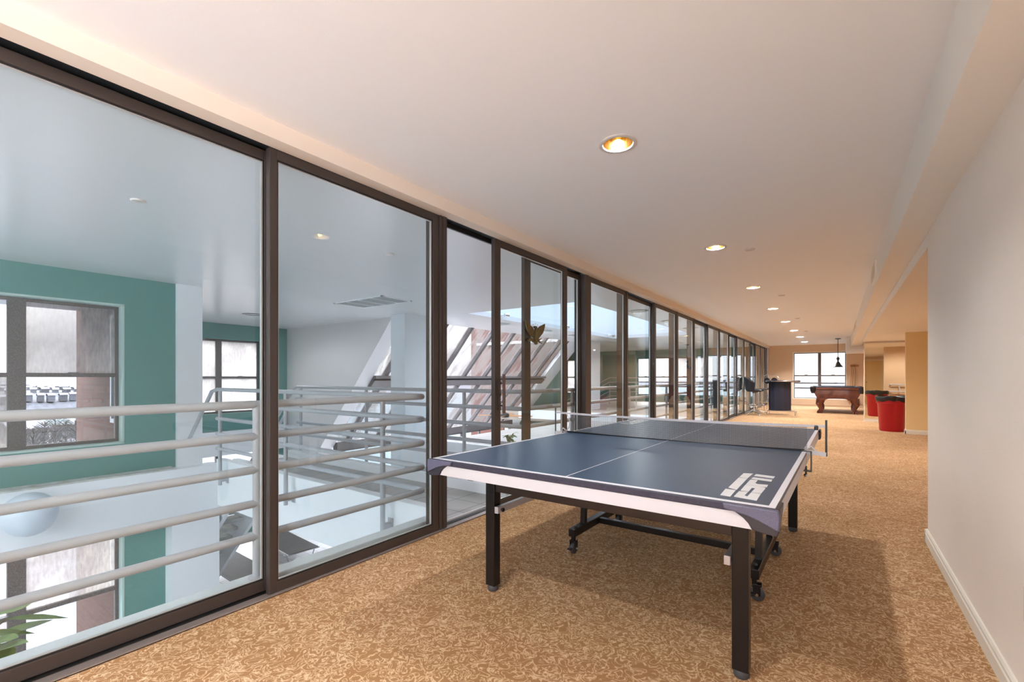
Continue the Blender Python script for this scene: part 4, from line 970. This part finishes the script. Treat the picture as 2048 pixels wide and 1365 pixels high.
for x in (-.43, .46):
    for y in (.16, 2.3):
        lg = MB(); s = -1 if x < 0 else 1
        cpts = [(x, y, .47), (x + s * .02, y, .38), (x + s * .05, y, .30), (x + s * .02, y, .20), (x - s * .005, y, .14), (x + s * .01, y, .07), (x + s * .03, y, .03), (x + s * .03, y, 0)]
        lg.tube(cpts, [.13, .12, .095, .062, .055, .075, .085, .06], 14); L = lg.build('leg', M_mahog, PT, smooth=True)
        MB().lathe([(.0, -.035), (.05, -.02), (.06, 0), (.05, .02), (0, .035)], (x + s * .06, y - .09, .29), 14, 'Y').build('carved_scroll', M_mahog, L, smooth=True)
        for k in (-1, 0, 1): MB().tube([(x + s * .03 + .045 * k, y - .05, .06), (x + s * .03 + .055 * k, y - .10, .03), (x + s * .03 + .055 * k, y - .115, .0)], [.03, .026, .014], 8).build('claw', M_mahog, L, smooth=True)
# pendant
o = thing('pendant_lamp', 'dark cone pendant lamp hanging over the billiard table', 'pendant lamp', (0.0, 19.3, ZC))
def atp(px, py, y):
    r = (px - 1024) / FPX; u = -(py - HY) / FPX; rx, ry = -sin(YAW) + r * cos(YAW), cos(YAW) + r * sin(YAW); t = y / ry; return (t * rx, y, CAMH + t * u)
xp = atp(1676, 700, 19.3)[0]; o.location = (xp, 19.3, ZC)
MB().lathe([(.09, 0), (.09, -.015), (.05, -.03), (.0, -.035)], (0, 0, 0), 20, capt=False).build('canopy', M_lampmetal, o, smooth=True)
MB().tube([(0, 0, -.02), (0, 0, -.72)], .010, 8).build('rod', M_lampmetal, o)
MB().lathe([(.0, -.62), (.03, -.64), (.05, -.69), (.03, -.74), (.02, -.77), (.03, -.79), (.0, -.80)], (0, 0, 0), 16, capb=False).build('collar', M_lampmetal, o, smooth=True)
MB().lathe([(.025, -.79), (.05, -.82), (.09, -.90), (.14, -.965), (.155, -.975), (.15, -.98), (.085, -.91), (.02, -.82)], (0, 0, 0), 24, capb=False, capt=False).build('shade', M_lampmetal, o, smooth=True)
MB().lathe([(0, -.86), (.03, -.88), (.04, -.92), (.03, -.95), (0, -.96)], (0, 0, 0), 14).build('bulb', M_globe, o, smooth=True)
# cue rack on the right of the window
o = thing('cue_rack', 'wooden cue rack on the far wall right of the window', 'cue rack', (.52, 22.33, .9))
MB().box(.40, .66, 22.325, 22.35, 1.58, 1.66).build('top_bracket', M_wood, o, world=True); MB().box(.30, .66, 22.20, 22.35, .25, .298).build('base_shelf', M_wood, o, world=True)
for i, (xa, xb) in enumerate(((.36, .45), (.44, .50), (.54, .56))):
    t = thing('billiard_cue', ['leftmost billiard cue leaning in the rack', 'middle billiard cue in the rack', 'rightmost billiard cue in the rack'][i], 'cue', (xa, 22.27, .3), group='cues in the rack')
    MB().tube([(xa, 22.25, .30), (xb, 22.305, 1.70)], [.014, .006], 8).build('shaft', M_wood, t, world=True)
# bar
BX, BY = -1.50, 16.72
o = thing('portable_bar', 'black fluted portable bar with chrome edged top beside the stools', 'bar', (BX, BY, 0))
b = MB(); pr = []
for k in range(49):
    a = pi + pi * k / 48; rr = .30 + .006 * (k % 2); pr.append((rr * cos(a) * 1.0, rr * sin(a) * .75))
pr += [(.30, .12), (-.30, .12)]
b.prism(pr, lambda a, c, t: (a, c, t), .13, 1.02); b.build('fluted_body', M_bar, o)
tp = [(.08 + .46 * cos(pi + pi * k / 30), .36 * sin(pi + pi * k / 30)) for k in range(31)] + [(.54, .22), (-.38, .22)]
MB().prism(tp, lambda a, c, t: (a, c, t), 1.02, 1.075).build('counter_top', M_bar, o, bevel=.008)
b = MB(); b.tube([(.08 + .47 * cos(pi + pi * k / 30), .37 * sin(pi + pi * k / 30), 1.048) for k in range(31)], .012, 6); b.build('chrome_edge', M_chrome, o, smooth=True)
for x in (-.30, .44):
    MB().tube([(x, -.42, 0), (x, -.42, .105), (x, -.36, .125), (x, .10, .125), (x, .14, .105), (x, .14, 0)], .012, 8).build('stand_leg', M_chrome, o, smooth=True)
MB().tube([(-.30, -.36, .125), (.44, -.36, .125)], .012, 8).build('foot_rail', M_chrome, o); MB().tube([(-.30, .06, .125), (.44, .06, .125)], .012, 8).build('stand_bar', M_chrome, o)
# stools
def stool(loc, rz, label):
    o = thing('bar_stool', label, 'stool', loc, rz, group='black swivel stools by the bar')
    MB().lathe([(.0, .72), (.19, .72), (.215, .745), (.215, .775), (.18, .80), (0, .805)], (0, 0, 0), 24).build('seat', M_vinyl, o, smooth=True)
    b = MB(); V = []; nu, nv = 16, 6
    for side in (0, .035):
        for i in range(nu + 1):
            a = R(100 + 160 * i / nu)
            for j in range(nv + 1):
                t = j / nv; hh = .76 + .42 * t * (0.55 + .45 * sin(pi * i / nu)); rr = .205 + .07 * t + side
                V.append((rr * cos(a), rr * sin(a), hh))
    st = (nu + 1) * (nv + 1); F = []
    for i in range(nu):
        for j in range(nv):
            q = i * (nv + 1) + j; F.append((q, q + 1, q + nv + 2, q + nv + 1)); F.append((st + q, st + q + nv + 1, st + q + nv + 2, st + q + 1))
        q = i * (nv + 1) + nv; F.append((q, q + nv + 1, st + q + nv + 1, st + q)); q = i * (nv + 1); F.append((q, st + q, st + q + nv + 1, q + nv + 1))
    for i in (0, nu):
        for j in range(nv):
            q = i * (nv + 1) + j; F.append((q, st + q, st + q + 1, q + 1))
    b._add(V, F); b.build('backrest', M_vinyl, o, smooth=True)
    MB().lathe([(.06, .68), (.045, .72)], (0, 0, 0), 16).build('swivel_plate', M_chrome, o)
    MB().tube([(0, 0, .08), (0, 0, .69)], .028, 12).build('column', M_chrome, o, smooth=True)
    MB().tube(arc((0, 0, .28), .20, 0, 2 * pi, 24), .011, 8).build('foot_ring', M_chrome, o, smooth=True)
    b = MB()
    for k in range(4): a = pi / 4 + k * pi / 2; b.tube([(0, 0, .28), (.2 * cos(a), .2 * sin(a), .28)], .008, 6)
    b.build('ring_spokes', M_chrome, o)
    for k in range(5):
        a = 2 * pi * k / 5; MB().tube([(0, 0, .10), (.15 * cos(a), .15 * sin(a), .075), (.29 * cos(a), .29 * sin(a), .03), (.30 * cos(a), .30 * sin(a), 0)], [.022, .02, .015, .013], 8).build('base_leg', M_chrome, o, smooth=True)
    return o
s0 = stool((-2.13, 16.05, 0), R(20), 'black vinyl bar stool nearest the camera beside the glass wall')
dup(s0, (-2.15, 16.72, 0), 'black vinyl bar stool just behind the nearest one', R(5))
def wirestool(loc, rz, label):
    o = thing('wire_stool', label, 'stool', loc, rz, group='chrome backed stools behind the bar')
    MB().lathe([(.0, .73), (.18, .73), (.19, .75), (.18, .775), (0, .78)], (0, 0, 0), 24).build('seat', M_vinyl, o, smooth=True)
    MB().tube([(.17, -.10, .75), (.2, -.17, .95), (.2, -.15, 1.15), (.2, -.08, 1.24), (.2, 0, 1.26), (.2, .08, 1.24), (.2, .15, 1.15), (.2, .17, .95), (.17, .10, .75)], .010, 8).build('back_hoop', M_chrome, o, smooth=True)
    MB().lathe([(.0, -.01), (.10, -.008), (.11, 0), (.10, .008), (0, .01)], (.2, 0, 1.05), 16, 'X').build('back_pad', M_vinyl, o)
    for k in range(4):
        a = pi / 4 + k * pi / 2; MB().tube([(.12 * cos(a), .12 * sin(a), .73), (.22 * cos(a), .22 * sin(a), 0)], .011, 8).build('leg', M_chrome, o, smooth=True)
    MB().tube(arc((0, 0, .3), .19, 0, 2 * pi, 20), .009, 6).build('foot_ring', M_chrome, o)
    return o
w0 = wirestool((-2.15, 18.3, 0), R(60), 'chrome hoop backed stool against the glass wall behind the black stools')
dup(w0, (-1.95, 19.2, 0), 'chrome hoop backed stool furthest back behind the bar top', R(80))

# trash can
o = thing('trash_can', 'red plastic trash can with a black bag folded over the rim', 'trash can', (.955, 12.97, 0))
MB().lathe([(.0, 0), (.20, 0), (.215, .02), (.25, .62), (.258, .63), (.258, .66), (.262, .70), (.262, .73), (.25, .73)], (0, 0, 0), 36, capb=False, capt=False).build('can_body', M_red, o, smooth=True)
MB().lathe([(.2585, .60), (.265, .605), (.265, .625), (.259, .63)], (0, 0, 0), 36, capb=False, capt=False).build('can_rim', M_red, o, smooth=True)
b = MB(); V = []; nn = 48; pf = [(.235, .55), (.245, .72), (.262, .765), (.285, .755), (.29, .72), (.282, .685), (.272, .655)]
for i, (r_, z_) in enumerate(pf):
    for k in range(nn):
        a = 2 * pi * k / nn; j = .012 * mnoise.noise(Vector((cos(a) * 3, sin(a) * 3, z_ * 9))) ; wv = .012 * sin(a * 9 + i) * (i >= 4)
        V.append(((r_ + j) * cos(a), (r_ + j) * sin(a), z_ + j + wv + .012 * sin(a * 3)))
b._add(V, [(i * nn + k, i * nn + (k + 1) % nn, (i + 1) * nn + (k + 1) % nn, (i + 1) * nn + k) for i in range(len(pf) - 1) for k in range(nn)])
b.build('bag_liner', M_bag, o, smooth=True)

# unseen white slab outside the back openings, added to bounce light inside
b = MB(); b.box(XR + .4, 14, -14, -.4, -.5, -.3); b.box(-9, XR + .4, -14, YB - .6, -.5, -.3)
struct(b.build('terrace_reflector', mat('reflector_white', (.74, .76, .80), .9)), 'added white slab behind the view that bounces light onto the ceiling', 'ground')
